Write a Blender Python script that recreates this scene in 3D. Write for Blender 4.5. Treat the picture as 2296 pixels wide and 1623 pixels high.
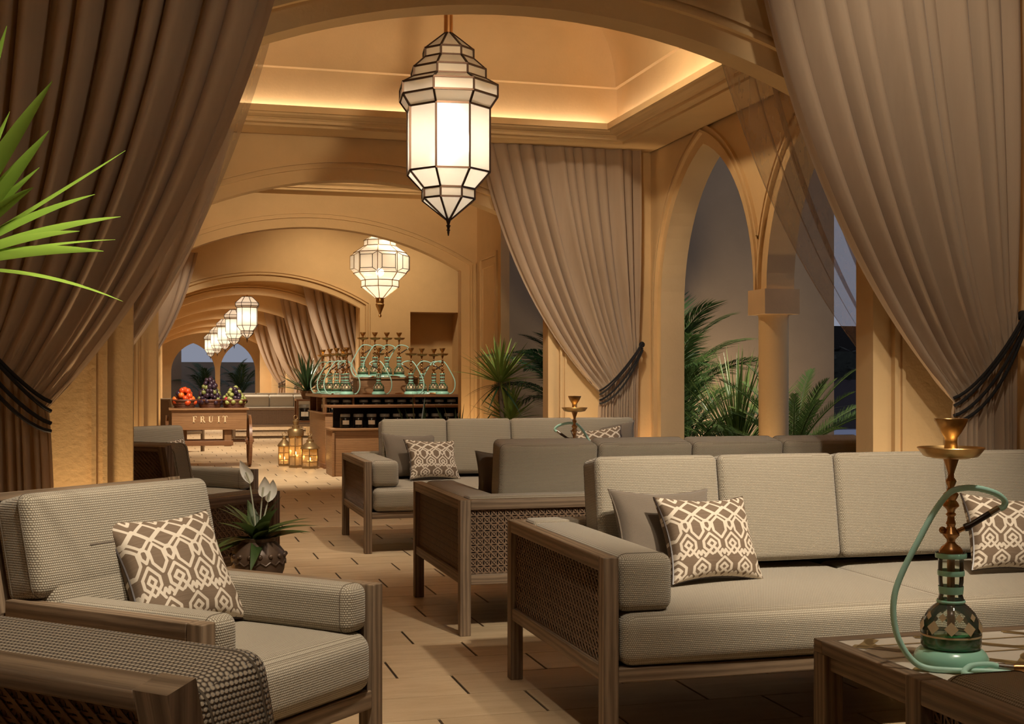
import bpy, bmesh, math, random
import numpy as np
from mathutils import Vector, Matrix, Euler
for o in list(bpy.data.objects): bpy.data.objects.remove(o)
scene = bpy.context.scene
COL = scene.collection
R = math.radians
random.seed(4)

# ------------------------------------------------------------------ camera, world, lights, exposure
cam_d = bpy.data.cameras.new('camera')
cam_d.sensor_width = 36.0; cam_d.sensor_fit = 'HORIZONTAL'
cam_d.lens = 2850.0 / 2296.0 * 36.0
cam_d.shift_y = 42.5 / 2296.0
cam_d.clip_start = 0.02; cam_d.clip_end = 300
cam = bpy.data.objects.new('camera', cam_d); COL.objects.link(cam)
cam.location = (0, 0, 1.2); cam.rotation_euler = (R(90), 0, R(-15.306))
scene.camera = cam

world = bpy.data.worlds.new('dusk'); scene.world = world; world.use_nodes = True
bg = world.node_tree.nodes['Background']
bg.inputs[0].default_value = (0.40, 0.43, 0.54, 1); bg.inputs[1].default_value = 0.42

scene.view_settings.view_transform = 'Standard'
scene.view_settings.look = 'None'
scene.view_settings.gamma = 1.0
scene.view_settings.use_curve_mapping = False
scene.view_settings.exposure = 0.45

WARM = (1.0, 0.77, 0.49); AMBER = (1.0, 0.70, 0.38); SOFT = (1.0, 0.86, 0.67)
def area(name, loc, rot, sx, sy, watts, color=WARM):
    l = bpy.data.lights.new(name, 'AREA'); l.shape = 'RECTANGLE'; l.size = sx; l.size_y = sy
    l.energy = watts; l.color = color
    o = bpy.data.objects.new(name, l); COL.objects.link(o); o.location = loc; o.rotation_euler = rot
    return o
def aim(o, target):
    o.rotation_euler = (Vector(target) - Vector(o.location)).to_track_quat('-Z', 'Y').to_euler()
def spot(name, loc, target, watts, angle=50, color=WARM, blend=0.8, rad=0.04):
    l = bpy.data.lights.new(name, 'SPOT'); l.energy = watts; l.spot_size = R(angle); l.spot_blend = blend
    l.color = color; l.shadow_soft_size = rad
    o = bpy.data.objects.new(name, l); COL.objects.link(o); o.location = loc; aim(o, target)
    return o
def point(name, loc, watts, color=WARM, rad=0.05):
    l = bpy.data.lights.new(name, 'POINT'); l.energy = watts; l.color = color; l.shadow_soft_size = rad
    o = bpy.data.objects.new(name, l); COL.objects.link(o); o.location = loc
    return o

def cove_lights(x0, x1, y0, y1, z, w, color=SOFT):
    # LED strips lying in the trough behind the cornice lip, shining up the cove wall
    d = 0.515
    xm, ym = (x0 + x1) / 2, (y0 + y1) / 2
    t = R(180 - 24)
    area('cove_strip', (xm, y0 + d, z), (R(180 + 62), 0, 0), x1 - x0 - 1.1, 0.03, w * (x1 - x0 - 1.1), color)
    area('cove_strip', (xm, y1 - d, z), (R(180 - 62), 0, 0), x1 - x0 - 1.1, 0.03, w * (x1 - x0 - 1.1), color)
    area('cove_strip', (x0 + d, ym, z), (0, R(180 - 62), 0), 0.03, y1 - y0 - 1.1, w * (y1 - y0 - 1.1), color)
    area('cove_strip', (x1 - d, ym, z), (0, R(180 + 62), 0), 0.03, y1 - y0 - 1.1, w * (y1 - y0 - 1.1), color)
cove_lights(-0.95, 3.97, 5.40, 10.10, 3.212, 1.5)
cove_lights(-0.95, 3.25, 10.25, 13.30, 3.212, 1.5)
# ceiling downlights over the seating of the near bay, plus added fill spots
spot('down_spot', (2.3, 1.9, 3.45), (2.4, 4.6, 0.68), 560, 42, SOFT, 0.9, 0.06)
spot('down_spot', (1.7, 2.2, 3.5), (1.7, 4.2, 0.6), 120, 46, SOFT, 0.9, 0.06)
spot('down_spot', (0.55, 2.3, 3.5), (0.15, 3.6, 0.5), 290, 50, SOFT, 0.9, 0.06)
spot('down_spot', (0.1, 2.0, 3.5), (-0.35, 3.2, 1.5), 110, 30, SOFT, 0.7, 0.06)
spot('down_spot', (1.1, 4.4, 3.5), (1.0, 4.9, 0.0), 16, 60, SOFT, 0.9, 0.06)
spot('down_spot', (2.5, 3.5, 3.5), (3.4, 5.1, 2.45), 62, 64, SOFT, 0.9, 0.06)  # added spot, no fixture there, brightening the right curtain
spot('down_spot', (0.75, 3.6, 3.5), (0.05, 5.1, 1.9), 10, 60, SOFT, 0.9, 0.06)  # added faint spot for the left curtain
spot('down_spot', (2.25, 2.35, 3.5), (2.15, 2.98, 0.5), 110, 32, SOFT, 0.8, 0.05)  # added spot lifting the hookah and the mosaic table
spot('down_spot', (-0.5, 0.1, 3.5), (0.0, 1.45, 0.7), 130, 45, SOFT, 0.9, 0.06)  # added fill from behind the camera for the closest armchair's back
spot('down_spot', (0.9, 3.5, 3.4), (0.33, 4.7, 0.8), 60, 12, SOFT, 0.6, 0.04)  # added narrow spot to whiten the lily blooms
# downlights of the second seating group
spot('down_spot', (2.4, 7.2, 3.9), (2.3, 9.5, 0.5), 240, 62, SOFT, 0.9, 0.06)
spot('down_spot', (0.7, 7.4, 3.9), (0.3, 8.4, 0.5), 110, 50, SOFT, 0.9, 0.06)
spot('down_spot', (1.0, 8.8, 3.9), (0.95, 9.2, 0.0), 90, 60, SOFT, 0.9, 0.06)
spot('fill_wash', (1.5, 5.55, 3.02), (1.5, 10.1, 2.95), 130, 80, WARM, 1.0, 0.08)  # added unseen spot behind the near arch, brightens the middle arch wall
spot('fill_wash', (2.3, 7.6, 4.0), (3.97, 8.1, 2.3), 80, 110, WARM, 1.0, 0.08)  # added spot filling the right wall, no lamp there
spot('fill_wash', (2.5, 7.7, 3.9), (3.35, 9.95, 1.9), 90, 50, SOFT, 1.0, 0.06)  # added spot brightening the far curtain
spot('fill_wash', (1.5, 10.42, 3.02), (1.5, 13.3, 2.95), 110, 95, WARM, 1.0, 0.06)  # added unseen spot behind the middle arch, lifts this bay
# hookah bay
spot('down_spot', (1.2, 15.0, 3.7), (1.2, 16.6, 0.0), 640, 80, SOFT, 0.9, 0.08)
spot('down_spot', (0.6, 16.6, 3.7), (0.62, 18.2, 0.9), 240, 40, SOFT, 0.8, 0.05)
spot('down_spot', (2.8, 15.0, 3.7), (2.9, 17.3, 1.3), 300, 50, SOFT, 0.8, 0.05)
spot('fill_wash', (2.3, 19.0, 3.85), (2.4, 20.6, 1.9), 85, 120, WARM, 1.0, 0.08)  # added fill on the back wall, set close so the niche stays dark
spot('fill_wash', (3.9, 19.2, 3.85), (3.9, 20.6, 1.9), 62, 120, WARM, 1.0, 0.08)  # added fill for the right part of the back wall
# corridor
for yy in (22.6, 27.4, 32.2, 37.0, 41.8):
    spot('down_spot', (1.5, yy, 3.08), (1.6, yy + 1.0, 0), 420, 130, SOFT, 0.9, 0.08)
spot('down_spot', (0.75, 19.0, 3.8), (0.15, 20.4, 1.9), 90, 50, SOFT, 0.9, 0.06)  # added spot lifting the small curtain by the cart
# pillar and column uplights set in the floor
for (x, y, tx, ty, w) in ((-0.30, 5.12, -0.30, 5.26, 52), (3.32, 5.12, 3.30, 5.26, 24), (3.33, 9.97, 3.33, 10.1, 45),
                          (-0.25, 9.97, -0.25, 10.1, 40), (3.93, 7.86, 4.06, 8.03, 30), (3.12, 12.9, 3.22, 13.2, 34),
                          (3.85, 9.98, 3.95, 10.05, 20), (-0.35, 20.4, -0.35, 20.6, 50)):
    spot('floor_uplight', (x, y, 0.12), (tx, ty, 2.2), w, 80, AMBER, 0.9, 0.03)
# garden spots that light the palms and the garden wall
spot('garden_spot', (5.7, 9.8, 3.2), (4.95, 11.4, 1.2), 330, 48, (1, 0.95, 0.8), 0.7, 0.03)
spot('garden_spot', (5.6, 8.4, 3.2), (5.25, 10.3, 1.0), 300, 46, (1, 0.95, 0.8), 0.7, 0.03)
spot('garden_spot', (5.6, 11.9, 0.1), (5.7, 13.2, 1.3), 130, 140, WARM, 1.0, 0.1)
spot('garden_spot', (2.3, 10.75, 3.5), (3.0, 11.35, 1.1), 260, 40, (1, 0.95, 0.8), 0.7, 0.03)

# ------------------------------------------------------------------ materials
MATS = {}
class NT:
    def __init__(s, name):
        m = bpy.data.materials.new(name); m.use_nodes = True
        s.m = m; s.t = m.node_tree; s.t.nodes.clear()
        s.out = s.n('ShaderNodeOutputMaterial')
        MATS[name] = m
    def n(s, typ, **kw):
        nd = s.t.nodes.new(typ)
        for k, v in kw.items(): setattr(nd, k, v)
        return nd
    def l(s, a, b): s.t.links.new(a, b)
    def math(s, op, a, b=None, c=None):
        nd = s.n('ShaderNodeMath', operation=op)
        for i, v in enumerate((a, b, c)):
            if v is None: continue
            if isinstance(v, (int, float)): nd.inputs[i].default_value = v
            else: s.l(v, nd.inputs[i])
        return nd.outputs[0]
    def mixc(s, fac, a, b):
        nd = s.n('ShaderNodeMix', data_type='RGBA')
        for i, v in ((0, fac), (6, a), (7, b)):
            if isinstance(v, (int, float)): nd.inputs[i].default_value = v
            elif isinstance(v, tuple): nd.inputs[i].default_value = (*v, 1) if len(v) == 3 else v
            else: s.l(v, nd.inputs[i])
        return nd.outputs[2]
    def noise(s, vec, scale, detail=3, rough=0.55):
        nd = s.n('ShaderNodeTexNoise'); nd.inputs['Scale'].default_value = scale
        nd.inputs['Detail'].default_value = detail; nd.inputs['Roughness'].default_value = rough
        if vec is not None: s.l(vec, nd.inputs['Vector'])
        return nd.outputs[0]
    def ramp(s, fac, a, b):
        nd = s.n('ShaderNodeMapRange'); nd.inputs[1].default_value = a; nd.inputs[2].default_value = b
        s.l(fac, nd.inputs[0]); return nd.outputs[0]
    def mapping(s, vec, scale):
        nd = s.n('ShaderNodeMapping'); nd.inputs['Scale'].default_value = scale
        s.l(vec, nd.inputs['Vector']); return nd.outputs[0]
    def bump(s, h, strength, dist):
        nd = s.n('ShaderNodeBump'); nd.inputs['Strength'].default_value = strength
        nd.inputs['Distance'].default_value = dist; s.l(h, nd.inputs['Height']); return nd.outputs[0]
    def bsdf(s, color, rough=0.6, metal=0.0, bump=None, spec=0.5, **kw):
        b = s.n('ShaderNodeBsdfPrincipled')
        if isinstance(color, tuple): b.inputs['Base Color'].default_value = (*color, 1)
        else: s.l(color, b.inputs['Base Color'])
        if isinstance(rough, (int, float)): b.inputs['Roughness'].default_value = rough
        else: s.l(rough, b.inputs['Roughness'])
        b.inputs['Metallic'].default_value = metal
        b.inputs['Specular IOR Level'].default_value = spec
        for k, v in kw.items(): b.inputs[k.replace('_', ' ')].default_value = v
        if bump is not None: s.l(bump, b.inputs['Normal'])
        return b
    def done(s, sh): s.l(sh.outputs[0] if hasattr(sh, 'outputs') else sh, s.out.inputs[0]); return s.m
    def co(s, k): return s.n('ShaderNodeTexCoord').outputs[k]
    def mixs(s, fac, a, b):
        nd = s.n('ShaderNodeMixShader')
        if isinstance(fac, (int, float)): nd.inputs[0].default_value = fac
        else: s.l(fac, nd.inputs[0])
        s.l(a.outputs[0] if hasattr(a, 'outputs') else a, nd.inputs[1])
        s.l(b.outputs[0] if hasattr(b, 'outputs') else b, nd.inputs[2]); return nd.outputs[0]

def m_plain(name, c, rough=0.6, metal=0.0, spec=0.5, var=0.12, scale=8, **kw):
    t = NT(name); co = t.co('Object')
    f = t.noise(co, scale)
    col = t.mixc(f, tuple(x * (1 - var) for x in c), tuple(min(1, x * (1 + var)) for x in c))
    return t.done(t.bsdf(col, rough, metal, None, spec, **kw))
def m_plaster(name, c, dark=0.82):
    t = NT(name); co = t.n('ShaderNodeNewGeometry').outputs['Position']
    f1 = t.ramp(t.noise(co, 1.1, 5, 0.6), 0.3, 0.7); f2 = t.noise(co, 6.5, 4, 0.6)
    col = t.mixc(f1, tuple(x * dark for x in c), c)
    col = t.mixc(t.math('MULTIPLY', f2, 0.35), col, tuple(min(1, x * 1.14) for x in c))
    h = t.noise(co, 45, 3, 0.6)
    return t.done(t.bsdf(col, 0.72, 0, t.bump(h, 0.12, 0.01), 0.25))
m_plaster('plaster', (0.70, 0.485, 0.25))
m_plaster('ceiling_plaster', (0.68, 0.48, 0.26))
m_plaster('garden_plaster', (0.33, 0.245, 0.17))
m_plaster('capital_stone', (0.66, 0.46, 0.26), 0.72)

def m_tile():
    t = NT('floor_tile'); geo = t.n('ShaderNodeNewGeometry').outputs['Position']
    rnd = t.n('ShaderNodeObjectInfo').outputs['Random']
    cell = t.n('ShaderNodeTexVoronoi'); cell.inputs['Scale'].default_value = 1.7; t.l(geo, cell.inputs['Vector'])
    f = t.noise(t.mapping(geo, (1.2, 5, 1)), 3.0, 5, 0.65)
    base = t.mixc(rnd, (0.52, 0.385, 0.235), (0.62, 0.475, 0.305))
    col = t.mixc(t.ramp(f, 0.35, 0.75), base, (0.45, 0.32, 0.185))
    sp = t.noise(geo, 160, 2, 0.5)
    col = t.mixc(t.math('MULTIPLY', t.ramp(sp, 0.55, 0.75), 0.35), col, (0.62, 0.48, 0.31))
    r = t.math('ADD', t.math('MULTIPLY', f, 0.2), 0.34)
    return t.done(t.bsdf(col, r, 0, t.bump(sp, 0.12, 0.003), 0.4))
m_tile()
m_plain('grout', (0.045, 0.03, 0.018), 0.9)
m_plain('grout_light', (0.30, 0.20, 0.11), 0.9)

def m_fabric(name, light, dark, cell, bumpd=0.0015, sheen=0.25):
    t = NT(name); uv = t.co('UV')
    sep = t.n('ShaderNodeSeparateXYZ'); t.l(t.mapping(uv, (1 / cell, 1 / cell, 1)), sep.inputs[0])
    row = t.math('FLOOR', sep.outputs[1])
    odd = t.math('MULTIPLY', t.math('MODULO', row, 2.0), 0.5)
    fx = t.math('SUBTRACT', t.math('FRACT', t.math('ADD', sep.outputs[0], odd)), 0.5)
    fy = t.math('SUBTRACT', t.math('FRACT', sep.outputs[1]), 0.5)
    d = t.math('ADD', t.math('MULTIPLY', t.math('MULTIPLY', fx, fx), 3.4), t.math('MULTIPLY', t.math('MULTIPLY', fy, fy), 3.9))
    blob = t.math('SUBTRACT', 1.0, t.ramp(d, 0.25, 1.0))
    nz = t.noise(t.mapping(uv, (1, 1, 1)), 260, 1)
    lc = t.mixc(nz, tuple(x * 0.8 for x in light), tuple(min(1, x * 1.15) for x in light))
    col = t.mixc(blob, dark, lc)
    b = t.bsdf(col, 0.9, 0, t.bump(blob, 0.7, bumpd), 0.15)
    b.inputs['Sheen Weight'].default_value = sheen
    return t.done(b)
m_fabric('upholstery', (0.48, 0.425, 0.33), (0.165, 0.13, 0.09), 0.0062)
m_fabric('coarse_upholstery', (0.50, 0.41, 0.30), (0.06, 0.04, 0.026), 0.0062, 0.003)
m_fabric('taupe_linen', (0.235, 0.19, 0.145), (0.15, 0.115, 0.085), 0.0030)

def m_wood(name, a, b, rough=0.5, sc=1.0):
    t = NT(name); uv = t.co('UV'); info = t.n('ShaderNodeObjectInfo').outputs['Random']
    add = t.n('ShaderNodeVectorMath', operation='ADD'); t.l(uv, add.inputs[0])
    cmb = t.n('ShaderNodeCombineXYZ'); t.l(t.math('MULTIPLY', info, 7.0), cmb.inputs[0]); t.l(t.math('MULTIPLY', info, 3.1), cmb.inputs[1]); t.l(cmb.outputs[0], add.inputs[1])
    v = t.mapping(add.outputs[0], (2.0 * sc, 26 * sc, 1))
    warp = t.noise(v, 1.3, 4, 0.6)
    ring = t.n('ShaderNodeTexWave', wave_type='BANDS', bands_direction='Y')
    ring.inputs['Scale'].default_value = 0.55; ring.inputs['Distortion'].default_value = 7; ring.inputs['Detail'].default_value = 3
    t.l(v, ring.inputs['Vector'])
    fine = t.noise(t.mapping(add.outputs[0], (9 * sc, 320 * sc, 1)), 1.0, 2)
    f = t.math('ADD', t.math('MULTIPLY', ring.outputs[1], 0.5), t.math('MULTIPLY', warp, 0.5))
    col = t.mixc(t.ramp(f, 0.2, 0.85), b, a)
    col = t.mixc(t.math('MULTIPLY', t.ramp(fine, 0.5, 0.7), 0.45), col, tuple(x * 0.55 for x in b))
    return t.done(t.bsdf(col, rough, 0, t.bump(fine, 0.15, 0.001), 0.35))
m_wood('oak', (0.285, 0.200, 0.128), (0.135, 0.090, 0.056))
m_wood('cabinet_wood', (0.34, 0.185, 0.085), (0.22, 0.11, 0.048), 0.45)
m_wood('plank_wood', (0.25, 0.115, 0.05), (0.14, 0.06, 0.027), 0.35)
m_plain('cane', (0.20, 0.125, 0.075), 0.5, var=0.3, scale=60)
m_plain('seam_thread', (0.13, 0.10, 0.07), 0.8)
m_plain('dark_void', (0.012, 0.010, 0.009), 0.9)
m_plain('black_band', (0.018, 0.014, 0.012), 0.7)

def m_curtain(name, c, see):
    t = NT(name); co = t.co('Object')
    col = t.mixc(t.noise(t.mapping(co, (30, 30, 1.5)), 1.0, 3), tuple(x * 0.88 for x in c), c)
    b = t.bsdf(col, 0.85, 0, None, 0.2); b.inputs['Sheen Weight'].default_value = 0.2
    tr = t.n('ShaderNodeBsdfTranslucent'); t.l(col, tr.inputs[0])
    sh = t.mixs(0.22, b, tr)
    if see > 0:
        tp = t.n('ShaderNodeBsdfTransparent'); sh = t.mixs(see, sh, tp)
    return t.done(sh)
m_curtain('curtain_cloth', (0.52, 0.385, 0.27), 0.0)
m_curtain('sheer_cloth', (0.56, 0.42, 0.30), 0.55)
m_plain('tie_rope', (0.012, 0.010, 0.010), 0.9, var=0.4, scale=80)

def m_leaf(name, a, b, rough=0.35):
    t = NT(name); info = t.n('ShaderNodeObjectInfo').outputs['Random']
    f = t.noise(t.co('Object'), 6, 2)
    col = t.mixc(t.math('MULTIPLY', t.math('ADD', info, f), 0.5), a, b)
    p = t.bsdf(col, rough, 0, None, 0.5)
    tr = t.n('ShaderNodeBsdfTranslucent'); t.l(col, tr.inputs[0])
    return t.done(t.mixs(0.25, p, tr))
m_leaf('leaf_bright', (0.16, 0.30, 0.03), (0.30, 0.46, 0.07))
m_leaf('leaf_palm', (0.024, 0.055, 0.018), (0.11, 0.16, 0.04))
m_leaf('leaf_cycad', (0.03, 0.065, 0.016), (0.15, 0.20, 0.045))
m_leaf('leaf_grass', (0.035, 0.075, 0.018), (0.20, 0.25, 0.06))
m_leaf('leaf_deep', (0.018, 0.045, 0.018), (0.05, 0.10, 0.04), 0.25)
m_leaf('leaf_yucca', (0.13, 0.21, 0.03), (0.33, 0.40, 0.09))
m_leaf('petal', (0.85, 0.83, 0.76), (0.93, 0.92, 0.86), 0.5)
m_plain('stem_pale', (0.55, 0.55, 0.42), 0.6)
m_plain('trunk', (0.11, 0.075, 0.045), 0.9, var=0.4, scale=40)
m_plain('soil', (0.03, 0.02, 0.013), 1.0)
m_plain('bronze_pot', (0.10, 0.062, 0.04), 0.42, 0.2, var=0.5, scale=14)
m_plain('clay_pot', (0.25, 0.15, 0.09), 0.8, var=0.25)

m_plain('brass', (0.60, 0.39, 0.165), 0.33, 1.0, var=0.15)
m_plain('gold_paint', (0.72, 0.58, 0.36), 0.35, 0.3)
m_plain('copper_brass', (0.43, 0.23, 0.095), 0.30, 1.0, var=0.2)
m_plain('lantern_metal', (0.045, 0.026, 0.018), 0.32, 0.85)
m_plain('gilt_metal', (0.55, 0.42, 0.25), 0.3, 1.0)
m_plain('mint_glaze', (0.36, 0.72, 0.57), 0.22, 0, 0.6, var=0.05)
m_plain('mint_hose', (0.47, 0.80, 0.68), 0.38, 0, 0.5, var=0.05)
m_plain('dark_grip', (0.03, 0.016, 0.012), 0.35)
m_plain('silver', (0.55, 0.53, 0.5), 0.25, 1.0)
m_plain('jar_black', (0.012, 0.012, 0.013), 0.25)
m_plain('jar_lid', (0.26, 0.26, 0.25), 0.45)
m_plain('paper_label', (0.88, 0.86, 0.80), 0.8, var=0.04)
m_plain('letter_gold', (0.80, 0.60, 0.36), 0.5)
m_plain('mosaic_white', (0.72, 0.67, 0.58), 0.35, var=0.05, scale=30)
m_plain('mosaic_gold', (0.36, 0.245, 0.09), 0.4, 0.3, var=0.15, scale=20)
m_plain('tomato', (0.70, 0.085, 0.02), 0.25, var=0.3, scale=3)
m_plain('orange_peel', (0.78, 0.20, 0.03), 0.35, var=0.15)
m_plain('plum', (0.035, 0.018, 0.035), 0.3, var=0.4, scale=4)
m_plain('fig_green', (0.20, 0.22, 0.07), 0.35, var=0.5, scale=4)
m_plain('apple_green', (0.33, 0.36, 0.11), 0.3, var=0.4, scale=4)
m_plain('berry_red', (0.42, 0.015, 0.04), 0.3)
m_plain('wicker', (0.13, 0.045, 0.02), 0.6, var=0.4, scale=60)
m_plain('candle_wax', (0.85, 0.78, 0.62), 0.6, var=0.03)
m_plain('pool_water', (0.45, 0.50, 0.66), 0.15, 0, 0.5, var=0.03)
m_plain('hedge', (0.018, 0.022, 0.016), 0.9, var=0.6, scale=14)
m_plain('night_wall', (0.05, 0.04, 0.045), 0.9)
m_plain('amber_frame', (0.33, 0.22, 0.10), 0.4, 0.7)

def m_pane():
    t = NT('milk_glass')
    tl = t.n('ShaderNodeBsdfTranslucent'); tl.inputs[0].default_value = (0.92, 0.88, 0.80, 1)
    df = t.n('ShaderNodeBsdfDiffuse'); df.inputs[0].default_value = (0.80, 0.72, 0.60, 1)
    tp = t.n('ShaderNodeBsdfTransparent'); tp.inputs[0].default_value = (1, 0.97, 0.92, 1)
    gl = t.n('ShaderNodeBsdfGlossy'); gl.inputs['Roughness'].default_value = 0.25
    s1 = t.mixs(0.35, tl, df); s2 = t.mixs(0.30, s1, tp); s3 = t.mixs(0.06, s2, gl)
    return t.done(s3)
m_pane()
def m_glass(name, c, see, rough=0.03):
    # thin blown glass: clear with a Fresnel shine
    t = NT(name)
    tp = t.n('ShaderNodeBsdfTransparent'); tp.inputs[0].default_value = (*c, 1)
    gl = t.n('ShaderNodeBsdfGlossy'); gl.inputs['Roughness'].default_value = rough
    fr = t.n('ShaderNodeFresnel'); fr.inputs[0].default_value = 1.5
    df = t.n('ShaderNodeBsdfDiffuse'); df.inputs[0].default_value = (*c, 1)
    body = t.mixs(see, df, tp)
    return t.done(t.mixs(t.math('ADD', fr.outputs[0], 0.04), body, gl))
m_glass('clear_glass', (0.92, 0.97, 0.91), 0.95)
m_glass('green_water', (0.015, 0.50, 0.17), 0.45)
m_glass('amber_glass', (0.90, 0.72, 0.42), 0.82, 0.1)
def m_emit(name, c, s):
    t = NT(name); e = t.n('ShaderNodeEmission'); e.inputs[0].default_value = (*c, 1); e.inputs[1].default_value = s
    return t.done(e)
m_emit('bulb', (1.0, 0.86, 0.66), 22.0)
m_emit('flame', (1.0, 0.72, 0.32), 16.0)

def m_print():
    t = NT('trellis_print')
    at = t.n('ShaderNodeVertexColor'); at.layer_name = 'print'
    uv = t.co('UV')
    nz = t.noise(t.mapping(uv, (8, 260, 1)), 1.0, 2)
    wv = t.noise(uv, 420, 1)
    base = t.mixc(nz, (0.135, 0.092, 0.062), (0.225, 0.165, 0.115))
    f = t.n('ShaderNodeSeparateColor'); t.l(at.outputs[0], f.inputs[0])
    col = t.mixc(t.ramp(f.outputs[0], 0.35, 0.65), base, (0.62, 0.54, 0.44))
    return t.done(t.bsdf(col, 0.85, 0, t.bump(wv, 0.3, 0.001), 0.15))
m_print()

# ------------------------------------------------------------------ mesh helpers
class MB:
    def __init__(s): s.v = []; s.f = []
    def add(s, vs, fs, M=None):
        o = len(s.v)
        if M is not None: vs = [tuple(M @ Vector(p)) for p in vs]
        s.v.extend([tuple(p) for p in vs]); s.f.extend([tuple(i + o for i in f) for f in fs]); return s
    def box(s, x0, x1, y0, y1, z0, z1, M=None):
        vs = [(x0, y0, z0), (x1, y0, z0), (x1, y1, z0), (x0, y1, z0), (x0, y0, z1), (x1, y0, z1), (x1, y1, z1), (x0, y1, z1)]
        return s.add(vs, [(0, 3, 2, 1), (4, 5, 6, 7), (0, 1, 5, 4), (1, 2, 6, 5), (2, 3, 7, 6), (3, 0, 4, 7)], M)
    def bar(s, a, b, w, h=None, up=(0, 0, 1)):
        h = w if h is None else h
        a, b = Vector(a), Vector(b); d = (b - a); L = d.length
        if L < 1e-6: return s
        d.normalize(); u = Vector(up)
        if abs(d.dot(u)) > 0.98: u = Vector((1, 0, 0))
        x = d.cross(u).normalized(); y = x.cross(d).normalized()
        vs = []
        for p in (a, b):
            for sx, sy in ((-1, -1), (1, -1), (1, 1), (-1, 1)):
                vs.append(tuple(p + x * sx * w / 2 + y * sy * h / 2))
        return s.add(vs, [(3, 2, 1, 0), (4, 5, 6, 7), (0, 1, 5, 4), (1, 2, 6, 5), (2, 3, 7, 6), (3, 0, 4, 7)])
    def tube(s, pts, rad, seg=8, cap=True):
        pts = [Vector(p) for p in pts]; n = len(pts)
        rs = rad if isinstance(rad, (list, tuple)) else [rad] * n
        vs, fs = [], []
        t0 = (pts[1] - pts[0]).normalized()
        ref = Vector((0, 0, 1)) if abs(t0.z) < 0.9 else Vector((1, 0, 0))
        x = t0.cross(ref).normalized()
        for i, p in enumerate(pts):
            t = (pts[min(i + 1, n - 1)] - pts[max(i - 1, 0)]).normalized()
            x = (x - t * x.dot(t)).normalized(); y = t.cross(x)
            for k in range(seg):
                a = 2 * math.pi * k / seg
                vs.append(tuple(p + (x * math.cos(a) + y * math.sin(a)) * rs[i]))
        for i in range(n - 1):
            for k in range(seg):
                k2 = (k + 1) % seg
                fs.append((i * seg + k, i * seg + k2, (i + 1) * seg + k2, (i + 1) * seg + k))
        if cap: fs.append(tuple(range(seg - 1, -1, -1))); fs.append(tuple((n - 1) * seg + k for k in range(seg)))
        return s.add(vs, fs)
    def lathe(s, prof, seg=24, c=(0, 0, 0), M=None, cap=True):
        vs, fs = [], []; n = len(prof)
        for r, z in prof:
            for k in range(seg):
                a = 2 * math.pi * k / seg
                vs.append((c[0] + r * math.cos(a), c[1] + r * math.sin(a), c[2] + z))
        for i in range(n - 1):
            for k in range(seg):
                k2 = (k + 1) % seg
                fs.append((i * seg + k, i * seg + k2, (i + 1) * seg + k2, (i + 1) * seg + k))
        if cap: fs.append(tuple(range(seg - 1, -1, -1))); fs.append(tuple((n - 1) * seg + k for k in range(seg)))
        return s.add(vs, fs, M)
    def prism(s, poly, lo, hi, axis='y'):
        # poly: list of 2D points, extruded from lo to hi along axis
        def p3(p, h):
            return {'y': (p[0], h, p[1]), 'x': (h, p[0], p[1]), 'z': (p[0], p[1], h)}[axis]
        n = len(poly); vs = [p3(p, lo) for p in poly] + [p3(p, hi) for p in poly]
        fs = [tuple(range(n)), tuple(range(2 * n - 1, n - 1, -1))]
        fs += [(i, i + n, (i + 1) % n + n, (i + 1) % n) for i in range(n)]
        return s.add(vs, fs)
    def sphere(s, c, r, seg=12, rings=8, sq=(1, 1, 1)):
        prof = [(r * math.sin(math.pi * i / rings), -r * math.cos(math.pi * i / rings)) for i in range(rings + 1)]
        prof[0] = (r * 0.02, -r); prof[-1] = (r * 0.02, r)
        o = len(s.v); s.lathe(prof, seg)
        for i in range(o, len(s.v)):
            p = s.v[i]; s.v[i] = (c[0] + p[0] * sq[0], c[1] + p[1] * sq[1], c[2] + p[2] * sq[2])
        return s
    def rbox(s, x0, x1, y0, y1, z0, z1, r, puff=(0, 0, 0), M=None, n=5):
        h = [(x1 - x0) / 2, (y1 - y0) / 2, (z1 - z0) / 2]; c = [(x0 + x1) / 2, (y0 + y1) / 2, (z0 + z1) / 2]
        r = min(r, *[k * 0.98 for k in h])
        def samp(k):
            a = h[k]; e = [-a, -a + 0.25 * r, -a + 0.6 * r, -a + r]
            mid = [(-a + r) + (2 * a - 2 * r) * i / n for i in range(1, n)]
            return e + mid + [-q for q in reversed(e)]
        vs, fs, idx = [], [], {}
        def vid(q):
            inn = [max(-h[k] + r, min(h[k] - r, q[k])) for k in range(3)]
            d = Vector([q[k] - inn[k] for k in range(3)])
            if d.length > 1e-9: d = d.normalized() * r
            p = [inn[k] + d[k] for k in range(3)]
            w = [max(0.0, 1 - (q[k] / h[k]) ** 2) for k in range(3)]
            for k in range(3):
                o1, o2 = (k + 1) % 3, (k + 2) % 3
                p[k] += puff[k] * (q[k] / h[k]) * (w[o1] * w[o2]) ** 0.6
            key = tuple(round(x, 5) for x in p)
            if key not in idx: idx[key] = len(vs); vs.append((p[0] + c[0], p[1] + c[1], p[2] + c[2]))
            return idx[key]
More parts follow.
